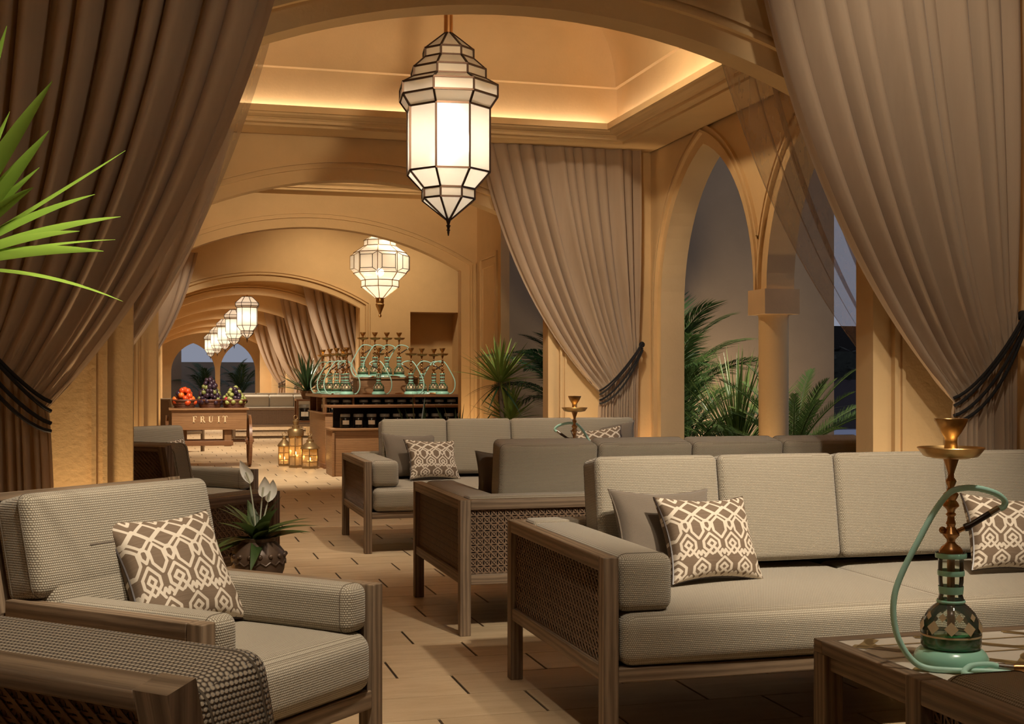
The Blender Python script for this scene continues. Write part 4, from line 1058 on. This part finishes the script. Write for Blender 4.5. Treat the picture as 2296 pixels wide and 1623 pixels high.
for k in range(3):
    tree_copy(jar, (2.24, 17.85 + 0.22 * k, 0.7655), R(-90), 'black jar in the left end of the rear stand shelf, %s from the front' % NUM[k])
# hookahs on the stand
SP = [(2.28, 19.0, 1.01, 'leftmost hookah on the rear stand, farthest of its row'), (2.31, 18.40, 1.01, 'second hookah from the left on the rear stand'), (2.345, 17.92, 1.01, 'third hookah from the left on the rear stand'),
      (2.44, 17.58, 1.01, 'fourth hookah from the left on the rear stand, near its front edge'), (2.56, 18.85, 1.01, 'hookah at the left foot of the pedestal box, rear row'),
      (2.77, 18.29, 1.25, 'leftmost of the four hookahs raised on the pedestal box'), (2.945, 18.29, 1.25, 'second of the four hookahs raised on the pedestal box'), (3.12, 18.29, 1.25, 'third of the four hookahs raised on the pedestal box'), (3.30, 18.29, 1.25, 'rightmost of the four hookahs raised on the pedestal box'),
      (2.885, 17.58, 1.01, 'hookah in front of the pedestal box, left one'), (3.345, 17.60, 1.01, 'hookah in front of the pedestal box, right one'),
      (3.55, 17.86, 1.01, 'third hookah from the right end of the rear stand'), (3.76, 18.02, 1.01, 'second hookah from the right end of the rear stand'), (3.80, 17.62, 1.01, 'rightmost hookah on the rear stand')]
for i, (x, y, z, lab) in enumerate(SP):
    tree_copy(hk, (x, y, z), R(-15.3) + (R(168) if i in (3, 9, 10, 13) else R(random.uniform(-25, 15))), lab)

# side table with a plant past the stand
sd = thing('side_table', 'small dark side table left of the hookah stand, carrying a spiky plant', 'table', (2.36, 21.9, 0))
MB().rbox(-0.2, 0.2, -0.2, 0.2, 0.86, 0.89, 0.004, n=1).build('table_top', 'plank_wood', sd)
MB().rbox(-0.19, 0.19, -0.19, 0.19, 0.50, 0.53, 0.004, n=1).build('shelf', 'plank_wood', sd)
for sx in (-1, 1):
    for sy in (-1, 1): MB().box(sx * 0.18 - 0.015, sx * 0.18 + 0.015, sy * 0.18 - 0.015, sy * 0.18 + 0.015, 0, 0.86).build('leg', 'plank_wood', sd, smooth=0)
tree_copy(jar, (2.30, 21.8, 0.5305), 0, 'black jar on the shelf of the small side table', scale=1.5)

# ------------------------------------------------------------------ fruit cart
ct = thing('fruit_cart', 'wooden market cart lettered FRUIT with a spoked wheel', 'cart', (0.6, 18.2, 0))
def cb(name, x0, x1, y0, y1, z0, z1, mat='cabinet_wood', r=0.005): return bx(name, mat, x0, x1, y0, y1, z0, z1, ct, (0.6, 18.2))
cb('front_board', 0.10, 1.10, 17.88, 17.91, 0.53, 0.80)
cb('back_board', 0.10, 1.10, 18.49, 18.52, 0.53, 0.80)
cb('side_board', 0.10, 0.13, 17.91, 18.49, 0.53, 0.80); cb('side_board', 1.07, 1.10, 17.91, 18.49, 0.53, 0.80)
cb('top_board', 0.06, 1.13, 17.84, 18.56, 0.80, 0.826)
cb('bottom_board', 0.13, 1.07, 17.91, 18.49, 0.53, 0.55)
for (x, y) in ((0.17, 17.92), (0.17, 18.44), (0.26, 18.44), (0.80, 17.95), (0.80, 18.40)): cb('leg', x, x + (0.05 if x < 0.5 else 0.10), y, y + 0.05, 0.0 if x < 0.5 else 0.30, 0.53)
cb('stretcher', 0.17, 0.92, 17.93, 17.97, 0.31, 0.38, 'plank_wood'); cb('stretcher', 0.17, 0.92, 18.42, 18.46, 0.31, 0.38, 'plank_wood')
ax = MB().tube([(0.2, 0.0, 0.365), (0.62, 0.0, 0.365)], 0.022, 10).build('axle', 'plank_wood', ct)
for (wx, nm) in ((0.555, 'wheel'), (-0.56, 'wheel')):
    w = MB(); c = (wx, 0.0, 0.365); r = 0.36; n = 36
    vs = []
    for k in range(n):
        a = 2 * math.pi * k / n
        for (rr_, xx) in ((r, -0.02), (r, 0.02), (r - 0.045, 0.02), (r - 0.045, -0.02)): vs.append((c[0] + xx, c[1] + rr_ * math.cos(a), c[2] + rr_ * math.sin(a)))
    fs = []
    for k in range(n):
        b = ((k + 1) % n) * 4
        for i in range(4): fs.append((k * 4 + i, k * 4 + (i + 1) % 4, b + (i + 1) % 4, b + i))
    w.add(vs, fs); wo = w.build('wheel', 'plank_wood', ct)
    for k in range(10):
        a = 2 * math.pi * k / 10; MB().tube([(c[0], 0.04 * math.cos(a), c[2] + 0.04 * math.sin(a)), (c[0], (r - 0.04) * math.cos(a), c[2] + (r - 0.04) * math.sin(a))], 0.012, 8).build('spoke', 'plank_wood', wo)
    MB().lathe([(0.05, -0.05), (0.055, -0.03), (0.055, 0.03), (0.05, 0.05)], 16, M=T(*c) @ RY(R(90))).build('hub', 'plank_wood', wo)
# serif lettering, one mesh per letter
def letter(ch, x, z, h):
    m = MB(); y0, y1 = 17.88 - 18.2 - 0.006, 17.88 - 18.2 + 0.001; x -= 0.6; w = 0.62 * h; s = 0.17 * h; t = 0.06 * h
    def b(a, c, d, e): m.box(x + a * h, x + c * h, y0, y1, z + d * h, z + e * h)
    if ch == 'F': b(0.08, .25, 0, 1); b(0, .34, 0, .06); b(0, .6, .93, 1); b(.54, .6, .76, .93); b(.25, .48, .48, .55); b(.43, .48, .40, .63)
    if ch == 'R':
        b(0.08, .25, 0, 1); b(0, .34, 0, .06); b(0, .4, .93, 1); b(.25, .42, .45, .52)
        P = [(0.40 + .19 * math.cos(a), .725 + .275 * math.sin(a)) for a in [R(-90 + 18 * i) for i in range(11)]]; Q = [(0.40 + .07 * math.cos(a), .725 + .21 * math.sin(a)) for a in [R(-90 + 18 * i) for i in range(11)]]
        m.prism([(x + p * h, z + r_ * h) for p, r_ in P + Q[::-1]], y0, y1, 'y')
        m.prism([(x + p * h, z + r_ * h) for p, r_ in ((.34, .48), (.50, .48), (.72, .06), (.80, .06), (.80, 0), (.56, 0))], y0, y1, 'y')
    if ch == 'U':
        b(.08, .25, .3, 1); b(0, .34, .94, 1); b(.56, .63, .3, 1); b(.48, .72, .94, 1)
        P = [(.355 + .275 * math.cos(a), .3 + .3 * math.sin(a)) for a in [R(180 + 18 * i) for i in range(11)]]; Q = [(.405 + .155 * math.cos(a), .3 + .22 * math.sin(a)) for a in [R(180 + 18 * i) for i in range(11)]]
        m.prism([(x + p * h, z + r_ * h) for p, r_ in P + Q[::-1]], y0, y1, 'y')
    if ch == 'I': b(.12, .29, 0, 1); b(.02, .39, 0, .06); b(.02, .39, .94, 1)
    if ch == 'T': b(.28, .45, 0, 1); b(.18, .55, 0, .06); b(0, .73, .93, 1); b(0, .06, .74, .93); b(.67, .73, .74, .93)
    m.build('letter', 'letter_gold', ct, smooth=0)
for ch, x in zip('FRUIT', (0.375, 0.475, 0.585, 0.705, 0.775)): letter(ch, x, 0.632, 0.088)
# baskets and fruit
def basket(label, x, y, r):
    b = thing('basket', label, 'basket', (x, y, 0.826), 0, 'round wicker baskets on the cart')
    MB().lathe([(r * 0.78, 0.0), (r * 0.97, 0.105), (r * 0.93, 0.105), (r * 0.75, 0.012), (0.01, 0.012)], 28).build('basket_wall', 'wicker', b)
    for z, rr_ in ((0.012, 0.80), (0.035, 0.845), (0.058, 0.89), (0.082, 0.935), (0.105, 0.98)):
        MB().tube([(r * rr_ * math.cos(a), r * rr_ * math.sin(a), z) for a in [2 * math.pi * k / 24 for k in range(25)]], 0.010 if z < 0.1 else 0.015, 6, False).build('wicker_band', 'wicker', b)
basket('dark wicker basket of tomatoes and oranges at the left of the cart', 0.27, 18.2, 0.165)
basket('wicker basket heaped high with purple plums in the middle of the cart', 0.615, 18.2, 0.17)
basket('reddish wicker basket of green figs at the right of the cart', 0.945, 18.2, 0.17)
FM = {}
for nm, sq in (('tomato', (1, 1, 0.86)), ('orange_peel', (1, 1, 0.95)), ('plum', (1, 1, 1.12)), ('fig_green', (1, 1, 1.1)), ('apple_green', (1, 1, 0.92)), ('berry_red', (1, 1, 0.9))):
    FM[nm] = MB().sphere((0, 0, 0), 1.0, 12, 8, sq).mesh(nm, 180); FM[nm].materials.append(MATS[nm])
stemM = MB().tube([(0, 0, 0.85), (0.05, 0, 1.2)], 0.09, 5).mesh('fruit_stem', 0); stemM.materials.append(MATS['trunk'])
def heap(x, y, R0, hgt, fr, cnt, kinds, seed):
    rnd = random.Random(seed); pts = []
    tries = 0
    while len(pts) < cnt and tries < 20000:
        tries += 1
        t = rnd.random(); rad = R0 * (1 - t) ** 0.62 * rnd.uniform(0.75, 1.0); a = rnd.uniform(0, 6.283)
        p = Vector((x + rad * math.cos(a), y + rad * math.sin(a), 0.90 + t * hgt))
        if all((p - q).length > fr * 1.55 for q in pts): pts.append(p)
    for i, p in enumerate(pts):
        nm, name, lab, cat, grp = kinds(i, rnd, p)
        s = fr * rnd.uniform(0.92, 1.12)
        o = link(name, FM[nm], None, None, p, (rnd.uniform(-.7, .7), rnd.uniform(-.7, .7), rnd.uniform(0, 6)), s)
        tag(o, lab, cat, grp); link('stem', stemM, None, o)
def k1(i, r, p):
    if p.z > 1.02 and i % 3 == 0: return ('plum', 'plum', 'dark plum on top of the tomato basket', 'plum', 'dark plums over the tomatoes')
    if i % 3: return ('tomato', 'tomato', 'red tomato in the left basket of the cart', 'tomato', 'tomatoes in the left basket')
    return ('orange_peel', 'orange', 'orange fruit in the left basket of the cart', 'orange', 'oranges in the left basket')
def k2(i, r, p):
    if i % 4 == 0: return ('fig_green', 'fig', 'green fig among the plums in the middle basket', 'fig', 'figs among the plums')
    return ('plum', 'plum', 'purple plum heaped in the middle basket', 'plum', 'plums in the middle basket')
def k3(i, r, p):
    if p.x < 0.86 and i % 3 == 0: return ('berry_red', 'apple', 'deep red apple in the right basket', 'apple', 'red apples in the right basket')
    if i % 3 == 0: return ('plum', 'plum', 'dark plum among the green figs in the right basket', 'plum', 'plums in the right basket')
    return ('apple_green', 'fig', 'pale green fig in the right basket', 'fig', 'figs in the right basket')
heap(0.27, 18.2, 0.15, 0.20, 0.043, 34, k1, 3)
heap(0.615, 18.2, 0.165, 0.34, 0.032, 110, k2, 4)
heap(0.945, 18.2, 0.165, 0.22, 0.032, 80, k3, 5)

# ------------------------------------------------------------------ candle lanterns on the floor
def candle_lantern(label, x, y, w, hb, dome, cz):
    t = thing('candle_lantern', label, 'lantern', (x, y, 0), R(20), 'candle lanterns on the floor'); h = w / 2; n = 6
    MB().lathe([(h * 1.02, 0), (h * 1.02, 0.02), (h * 0.9, 0.028)], n).build('base', 'amber_frame', t, smooth=0)
    fr = MB()
    for k in range(n):
        a = 2 * math.pi * k / n; b = 2 * math.pi * (k + 1) / n
        p, q_ = Vector((h * math.cos(a), h * math.sin(a), 0)), Vector((h * math.cos(b), h * math.sin(b), 0))
        fr.bar(p + Vector((0, 0, 0.02)), p + Vector((0, 0, hb)), 0.010)
        for z in (0.03, hb * 0.35, hb * 0.68, hb): fr.bar(p + Vector((0, 0, z)), q_ + Vector((0, 0, z)), 0.008)
    fr.build('frame', 'amber_frame', t, smooth=0, uv=False)
    for k in range(n):
        a = 2 * math.pi * k / n; b = 2 * math.pi * (k + 1) / n; g_ = h * 0.97
        MB().add([(g_ * math.cos(a), g_ * math.sin(a), 0.03), (g_ * math.cos(b), g_ * math.sin(b), 0.03), (g_ * math.cos(b), g_ * math.sin(b), hb), (g_ * math.cos(a), g_ * math.sin(a), hb)], [(0, 1, 2, 3)]).build('pane', 'amber_glass', t, smooth=0)
    MB().lathe([(h * 1.12, hb), (h * 1.12, hb + 0.012)] + [(h * r_, hb + z) for r_, z in dome], 24).build('roof', 'amber_frame', t)
    zt = hb + dome[-1][1]
    MB().tube([(0.03 * math.cos(a), 0, zt + 0.02 + 0.03 * math.sin(a)) for a in [2 * math.pi * k / 12 for k in range(13)]], 0.005, 6, False).build('ring_handle', 'amber_frame', t)
    c = MB().lathe([(0.045, 0.03), (0.045, cz), (0.035, cz + 0.004), (0.01, cz)], 16).build('candle', 'candle_wax', t)
    MB().sphere((0, 0, cz + 0.03), 0.011, 8, 6, (1, 1, 2.0)).build('flame', 'flame', c)
    l = bpy.data.lights.new('candle_light', 'POINT'); l.energy = 0.9; l.color = (1, 0.6, 0.25); l.shadow_soft_size = 0.015
    lo = bpy.data.objects.new('candle_light', l); COL.objects.link(lo); lo.parent = t; lo.location = (0, 0, cz + 0.05)
candle_lantern('tall amber candle lantern with a bottle shaped top, middle of the three', 1.76, 17.80, 0.20, 0.44, [(1.12, 0.03), (1.15, 0.06), (0.95, 0.095), (0.5, 0.11), (0.5, 0.14), (0.3, 0.15), (0.45, 0.2), (0.1, 0.235)], 0.17)
candle_lantern('short wide amber candle lantern with tiered lid, nearest of the three', 1.93, 17.55, 0.235, 0.27, [(1.0, 0.03), (0.75, 0.06), (0.45, 0.085), (0.4, 0.10), (0.45, 0.115), (0.2, 0.14), (0.28, 0.16), (0.05, 0.185)], 0.10)
candle_lantern('small amber candle lantern half hidden behind the tall one, leftmost of the three', 1.635, 18.15, 0.17, 0.28, [(1.0, 0.03), (0.7, 0.06), (0.3, 0.10), (0.4, 0.12), (0.05, 0.15)], 0.08)

# ------------------------------------------------------------------ plants
def frond_mesh(name, mat, L, rise, droop, nl, ll, lw, ang=50, hang=0.35, seed=0, stalk=0.22):
    # pinnate frond along +x, arching; leaflets both sides
    rnd = random.Random(seed); m = MB(); n = 24; P = []
    for i in range(n + 1):
        t = i / n; P.append(Vector((L * t * (1 - 0.12 * t * t), 0, L * (rise * t - droop * t * t))))
    m.tube(P, [0.009 * (1 - 0.85 * i / n) * (L / 1.0) + 0.001 for i in range(n + 1)], 5)
    for k in range(nl):
        t = stalk + (1 - stalk) * (k + 0.5) / nl; f = t * n; i = min(int(f), n - 1); p = P[i].lerp(P[i + 1], f - i); d = (P[i + 1] - P[i]).normalized()
        prof = math.sin(math.pi * min(1, 0.12 + 0.86 * (t - stalk) / (1 - stalk))) ** 0.55
        l = ll * prof * rnd.uniform(0.85, 1.1)
        for sg in (-1, 1):
            a = R(ang * (1 - 0.45 * t) + rnd.uniform(-6, 6)); side = Vector((0, sg, 0)); up = Vector((-d.z, 0, d.x))
            e = (d * math.cos(a) + side * math.sin(a) + up * 0.25).normalized(); w = e.cross(up).normalized() * lw / 2
            mid = p + e * l * 0.5; tip = p + e * l + Vector((0, 0, -hang * l)); mid2 = p + e * l * 0.22
            m.add([p, mid2 + w, mid2 - w, mid + w * 0.8 - Vector((0, 0, hang * l * 0.2)), mid - w * 0.8 - Vector((0, 0, hang * l * 0.2)), tip], [(0, 1, 2), (1, 3, 4, 2), (3, 5, 4)])
    me = m.mesh(name, 180); me.materials.append(MATS[mat]); return me
def strap_mesh(name, mat, L, w, droop, fold=0.25, n=7):
    m = MB(); vs, fs = [], []
    for i in range(n + 1):
        t = i / n; x = L * t; z = -droop * L * t * t; ww = w / 2 * (0.55 + 1.2 * t if t < 0.3 else 0.91 * (1 - ((t - 0.3) / 0.7) ** 1.8) + 0.0) + 0.0006
        vs += [(x, -ww, z + ww * fold), (x, 0, z), (x, ww, z + ww * fold)]
    for i in range(n):
        a = i * 3; fs += [(a, a + 1, a + 4, a + 3), (a + 1, a + 2, a + 5, a + 4)]
    me = m.add(vs, fs).mesh(name, 180); me.materials.append(MATS[mat]); return me
def pot(parent, r, h, mat='clay_pot'):
    MB().lathe([(r * 0.7, 0), (r * 0.95, h * 0.75), (r, h * 0.86), (r, h), (r * 0.9, h), (r * 0.88, h * 0.9), (0.01, h * 0.9)], 28).build('pot', mat, parent)
    MB().lathe([(r * 0.88, h * 0.88), (r * 0.5, h * 0.93), (0.01, h * 0.94)], 20).build('soil', 'soil', parent)
def palm(name, label, loc, meshes, nf, z0, el0, el1, seed, trunk_h=0.0, group=None, sc=1.0, azr=None, stems=None):
    rnd = random.Random(seed); t = thing(name, label, 'plant', loc, 0, group)
    pot(t, 0.22, 0.26)
    cr = 0.24 + trunk_h
    if trunk_h > 0:
        m = MB(); 
        for k in range(stems or 1):
            a = k * 2.1; m.tube(spline([(0.05 * math.cos(a) * (stems or 0 > 1), 0.05 * math.sin(a), 0.22), (0.03 * math.cos(a), 0.04 * math.sin(a), 0.24 + trunk_h * 0.6), (0, 0, cr)], 4), 0.022 if (stems or 1) > 1 else 0.04, 8)
        m.build('trunk', 'trunk', t)
    for i in range(nf):
        f = i / max(1, nf - 1); az = i * 2.39996 + rnd.uniform(-.2, .2)
        if azr: az = azr[0] + (azr[1] - azr[0]) * rnd.random()
        el = el0 + (el1 - el0) * f + rnd.uniform(-5, 5)
        link('frond', meshes[i % len(meshes)], None, t, (0, 0, cr - 0.02 + 0.03 * (1 - f)), (rnd.uniform(-.25, .25), -R(el), az), sc * rnd.uniform(0.85, 1.1))
    return t
arecaM = [frond_mesh('frond_areca', 'leaf_palm', 1.30, 0.55, 0.55, 44, 0.36, 0.017, 52, 0.45, k) for k in range(3)]
cycM = [frond_mesh('frond_cycad', 'leaf_cycad', 1.15, 0.30, 0.28, 60, 0.15, 0.009, 62, 0.05, 10 + k, 0.1) for k in range(3)]
fernM = [frond_mesh('frond_feather', 'leaf_cycad', 0.95, 0.30, 0.22, 40, 0.20, 0.010, 32, 0.1, 20 + k, 0.12) for k in range(3)]
darkM = [frond_mesh('frond_dark', 'leaf_deep', 1.1, 0.55, 0.62, 36, 0.30, 0.020, 52, 0.5, 30 + k) for k in range(3)]
G = 'garden palms beyond the pointed arches'
palm('areca_palm', 'tall arching palm behind the first pointed arch, left of the column', (4.82, 11.75, 0), arecaM, 30, 0, 86, 20, 2, 0.55, G, 1.0, None, 3)
palm('areca_palm', 'palm with low drooping fronds at the left jamb of the first pointed arch', (4.72, 11.1, 0), arecaM, 20, 0, 75, 5, 5, 0.15, G, 0.85, None, 2)
FEATHER = (5.10, 10.75, 0)
palm('cycad', 'low spreading dark palm under the tall arching palm', (4.95, 10.55, 0), cycM, 10, 0, 30, 5, 13, 0.08, G, 0.72)
palm('cycad', 'bright cycad spreading flat fronds right of the column', (5.30, 10.05, 0), cycM, 34, 0, 62, -4, 4, 0.30, G, 0.86)
palm('areca_palm', 'dark drooping palm in the opening beside the far pillar', (3.82, 11.75, 0), darkM, 30, 0, 84, 15, 6, 0.55, G, 1.0, None, 3)
# far plants behind the end windows of the corridor
palm('areca_palm', 'small dark palm behind the left end window of the corridor', (1.45, 48.6, 0), arecaM, 12, 0, 80, 20, 7, 0.3, 'palms beyond the corridor', 1.2, None, 2)
palm('areca_palm', 'small dark palm behind the right end window of the corridor', (2.75, 48.4, 0), arecaM, 12, 0, 80, 20, 8, 0.3, 'palms beyond the corridor', 1.2, None, 2)
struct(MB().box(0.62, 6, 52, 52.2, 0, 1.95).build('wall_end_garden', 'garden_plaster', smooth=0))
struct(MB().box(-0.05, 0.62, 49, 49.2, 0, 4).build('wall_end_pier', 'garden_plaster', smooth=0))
struct(MB().box(-3, 8, 46.8, 55, -0.08, -0.01).build('floor_end_garden', 'soil', smooth=0))

def rosette(par, c, meshes, n, e0, e1, seed, sc=1.0, name='leaf'):
    rnd = random.Random(seed)
    for i in range(n):
        f = i / (n - 1); el = e0 + (e1 - e0) * f + rnd.uniform(-7, 7)
        link(name, meshes[i % len(meshes)], None, par, c, (rnd.uniform(-.3, .3), -R(el), i * 2.39996 + rnd.uniform(-.3, .3)), sc * rnd.uniform(0.8, 1.12))
grM = [strap_mesh('leaf_blade', 'leaf_grass', 0.98, 0.017, d, 0.3, 9) for d in (0.02, 0.12, 0.3, 0.55)]
fe = thing('feather_palm', 'dense upright grassy palm just left of the column', 'plant', FEATHER, 0, G); pot(fe, 0.22, 0.26)
MB().lathe([(0.05, 0.2), (0.06, 0.3), (0.05, 0.46)], 12).build('trunk', 'trunk', fe)
rosette(fe, (0, 0, 0.45), grM, 170, 89, 34, 51, 1.05)
yuM = [strap_mesh('leaf_yucca', 'leaf_yucca', 0.44, 0.032, d) for d in (0.02, 0.10, 0.22)]
yuD = [strap_mesh('leaf_yucca_low', 'leaf_deep', 0.42, 0.024, d) for d in (0.25, 0.45)]
yu = thing('yucca', 'two-headed spiky yucca with bright leaves behind the far sofa', 'plant', (3.03, 11.35, 0)); pot(yu, 0.2, 0.26)
MB().tube([(0, 0, 0.2), (-0.01, 0, 0.7), (-0.04, 0, 1.20)], 0.022, 8).tube([(0.03, 0.02, 0.2), (0.05, 0.02, 0.6), (0.06, 0.03, 0.83)], 0.02, 8).build('trunk', 'trunk', yu)
rosette(yu, (-0.04, 0, 1.18), yuM, 80, 89, 10, 1, 1.0); rosette(yu, (-0.04, 0, 1.16), yuD, 12, 5, -35, 2, 0.9)
rosette(yu, (0.06, 0.03, 0.82), yuM, 56, 88, 12, 3, 0.9); rosette(yu, (0.06, 0.03, 0.80), yuD, 10, 10, -25, 4, 0.85)
saM = [strap_mesh('leaf_snake', 'leaf_deep', 0.62, 0.05, d) for d in (0.0, 0.05, 0.2)]
for (x, y, n, s, lab) in ((2.80, 12.3, 12, 21, 'low spiky snake plant between the stand and the yucca'), (2.42, 12.35, 9, 22, 'thin drooping snake plant beside the right end of the jars')):
    p_ = thing('snake_plant', lab, 'plant', (x, y, 0), 0, 'snake plants behind the far sofa'); pot(p_, 0.14, 0.34); rosette(p_, (0, 0, 0.33), saM, n, 88, 48, s, 1.1)
spM = [strap_mesh('leaf_spiky', 'leaf_deep', 0.62, 0.045, d) for d in (0.02, 0.1, 0.25)]
sp = thing('spiky_plant', 'dark spiky plant in a pot on the small side table', 'plant', (2.36, 21.95, 0.89)); 
MB().lathe([(0.07, 0), (0.10, 0.08), (0.10, 0.14), (0.08, 0.14), (0.01, 0.12)], 20).build('pot', 'clay_pot', sp); rosette(sp, (0, 0, 0.12), spM, 50, 88, 8, 31, 1.1)

# big palm leaning in from the left edge
fp = thing('dracaena', 'bright green spiky palm leaning in from the left edge', 'plant', (-0.78, 3.02, 0))
pot(fp, 0.17, 0.32)
base = Vector((-0.526, 3.254, 1.467)); off = Vector((-0.78, 3.02, 0))
MB().tube(spline([(0, 0, 0.28), (0.03, 0.03, 0.75), (0.14, 0.13, 1.2), tuple(base - off + Vector((0, 0, -0.02)))], 6), 0.022, 10).build('trunk', 'trunk', fp)
def blade(tip, w, sag, twist=0.0, fold=0.35):
    a = base + (Vector(tip) - base).normalized() * 0.02; tip = Vector(tip); d = tip - a; L = d.length; n = 12; vs, fs = [], []
    view = (Vector((0, 0, 1.2)) - (a + tip) / 2).normalized(); side = d.cross(view).normalized(); nrm = side.cross(d.normalized()); side = (side * math.cos(twist) + nrm * math.sin(twist)).normalized(); nr2 = d.normalized().cross(side)
    for i in range(n + 1):
        t = i / n; c = a + d * t + Vector((0, 0, sag * 4 * t * (1 - t)))
        ww = w / 2 * (0.5 + 1.4 * t if t < 0.35 else 0.99 * (1 - ((t - 0.35) / 0.65) ** 2.0)) + 0.0008
        vs += [c - side * ww + nr2 * ww * fold - off, c - off, c + side * ww + nr2 * ww * fold - off]
    for i in range(n):
        k = i * 3; fs += [(k, k + 1, k + 4, k + 3), (k + 1, k + 2, k + 5, k + 4)]
    MB().add(vs, fs).build('leaf', 'leaf_bright', fp, smooth=180)
for tip, w, sag, tw in (((-0.358, 3.208, 2.038), .034, .0, .1), ((-0.246, 3.074, 1.884), .042, .015, .15), ((-0.258, 3.129, 1.781), .040, .0, .3), ((-0.091, 3.239, 1.762), .02, .0, 1.1), ((-0.284, 3.188, 1.704), .03, .01, .8), ((-0.283, 3.032, 1.634), .036, .015, .4),
                        ((-0.16, 3.206, 1.648), .030, .02, .9), ((-0.099, 3.138, 1.588), .030, .02, .85), ((-0.186, 3.058, 1.542), .036, .02, 1.0), ((-0.115, 3.246, 1.545), .02, .015, 1.2), ((-0.131, 2.991, 1.491), .034, .02, .7), ((-0.094, 3.136, 1.388), .024, .03, 1.2),
                        ((-0.375, 3.42, 1.878), .03, 0, .7), ((-0.368, 3.418, 1.828), .03, 0, .9), ((-0.75, 3.2, 1.95), .04, 0, .2), ((-0.95, 3.1, 1.7), .04, .02, .3), ((-0.9, 3.5, 1.5), .04, .03, .4), ((-0.62, 2.85, 1.75), .04, .01, .3), ((-0.6, 3.7, 1.6), .04, .02, .4), ((-0.9, 2.95, 1.4), .036, .04, .5)):
    blade(tip, w, sag, tw)

# peace lily on its side table behind the armchair
ls = thing('side_table', 'small round side table mostly hidden behind the armchair, carrying the lily pot', 'table', (0.33, 4.70, 0))
MB().lathe([(0.17, 0.415), (0.18, 0.42), (0.18, 0.44), (0.175, 0.443)], 32).build('table_top', 'oak', ls)
MB().lathe([(0.13, 0), (0.13, 0.015), (0.025, 0.03), (0.022, 0.415)], 20).build('pedestal', 'oak', ls)
li = thing('peace_lily', 'peace lily with white blooms in a studded bronze pot', 'plant', (0.33, 4.70, 0.443))
lp = MB().lathe([(0.055, 0), (0.078, 0.03), (0.094, 0.075), (0.099, 0.115), (0.094, 0.138), (0.075, 0.162), (0.060, 0.176), (0.064, 0.188), (0.056, 0.19), (0.045, 0.17), (0.01, 0.168)], 32).build('pot', 'bronze_pot', li)
for k in range(16):
    a = 2 * math.pi * k / 16; MB().sphere((0.097 * math.cos(a), 0.097 * math.sin(a), 0.128), 0.009, 8, 6).build('stud', 'bronze_pot', lp)
    b2 = a + math.pi / 16; MB().tube([(0.098 * math.cos(a), 0.100 * math.sin(a), 0.108), (0.0985 * math.cos(b2), 0.0995 * math.sin(b2), 0.096), (0.098 * math.cos(2 * b2 - a), 0.100 * math.sin(2 * b2 - a), 0.108)], 0.003, 5).build('relief', 'bronze_pot', lp)
lyM = [strap_mesh('leaf_lily', 'leaf_palm', 0.17, 0.058, d, 0.25) for d in (0.35, 0.7, 1.0)]
rosette(li, (0, 0, 0.165), lyM, 26, 84, 22, 41, 1.0)
def bloom(x, y, z, h, lean):
    MB().tube(spline([(x * 0.15, y * 0.15, 0.17), (x * 0.5, y * 0.5, 0.17 + (z - 0.17) * 0.5), (x, y, z)], 5), 0.0028, 6).build('flower_stem', 'stem_pale', li)
    vs, fs = [], []; n = 9
    for i in range(n + 1):
        t = i / n; w = 0.021 * math.sin(math.pi * min(1, t ** 0.75)) ** 0.9 + 0.0003; c = Vector((x + lean * t * h + 0.004 * math.sin(3 * t), y, z + h * t))
        for s_ in (-1, -0.5, 0, 0.5, 1): vs.append(c + Vector((s_ * w, -0.014 * (s_ * s_) * (1 - 0.6 * t) + 0.006 * math.sin(math.pi * t), 0)))
    for i in range(n):
        for j in range(4): a = i * 5 + j; fs.append((a, a + 1, a + 6, a + 5))
    f = MB().add(vs, fs).build('flower', 'petal', li, smooth=180)
    MB().tube([(x, y - 0.006, z + 0.004), (x + lean * 0.4 * h, y - 0.010, z + h * 0.5)], 0.004, 6).build('spadix', 'stem_pale', f)
bloom(-0.030, 0.0, 0.385, 0.085, -0.42); bloom(0.013, -0.01, 0.335, 0.075, 0.12); bloom(0.035, 0.012, 0.315, 0.082, 0.22)
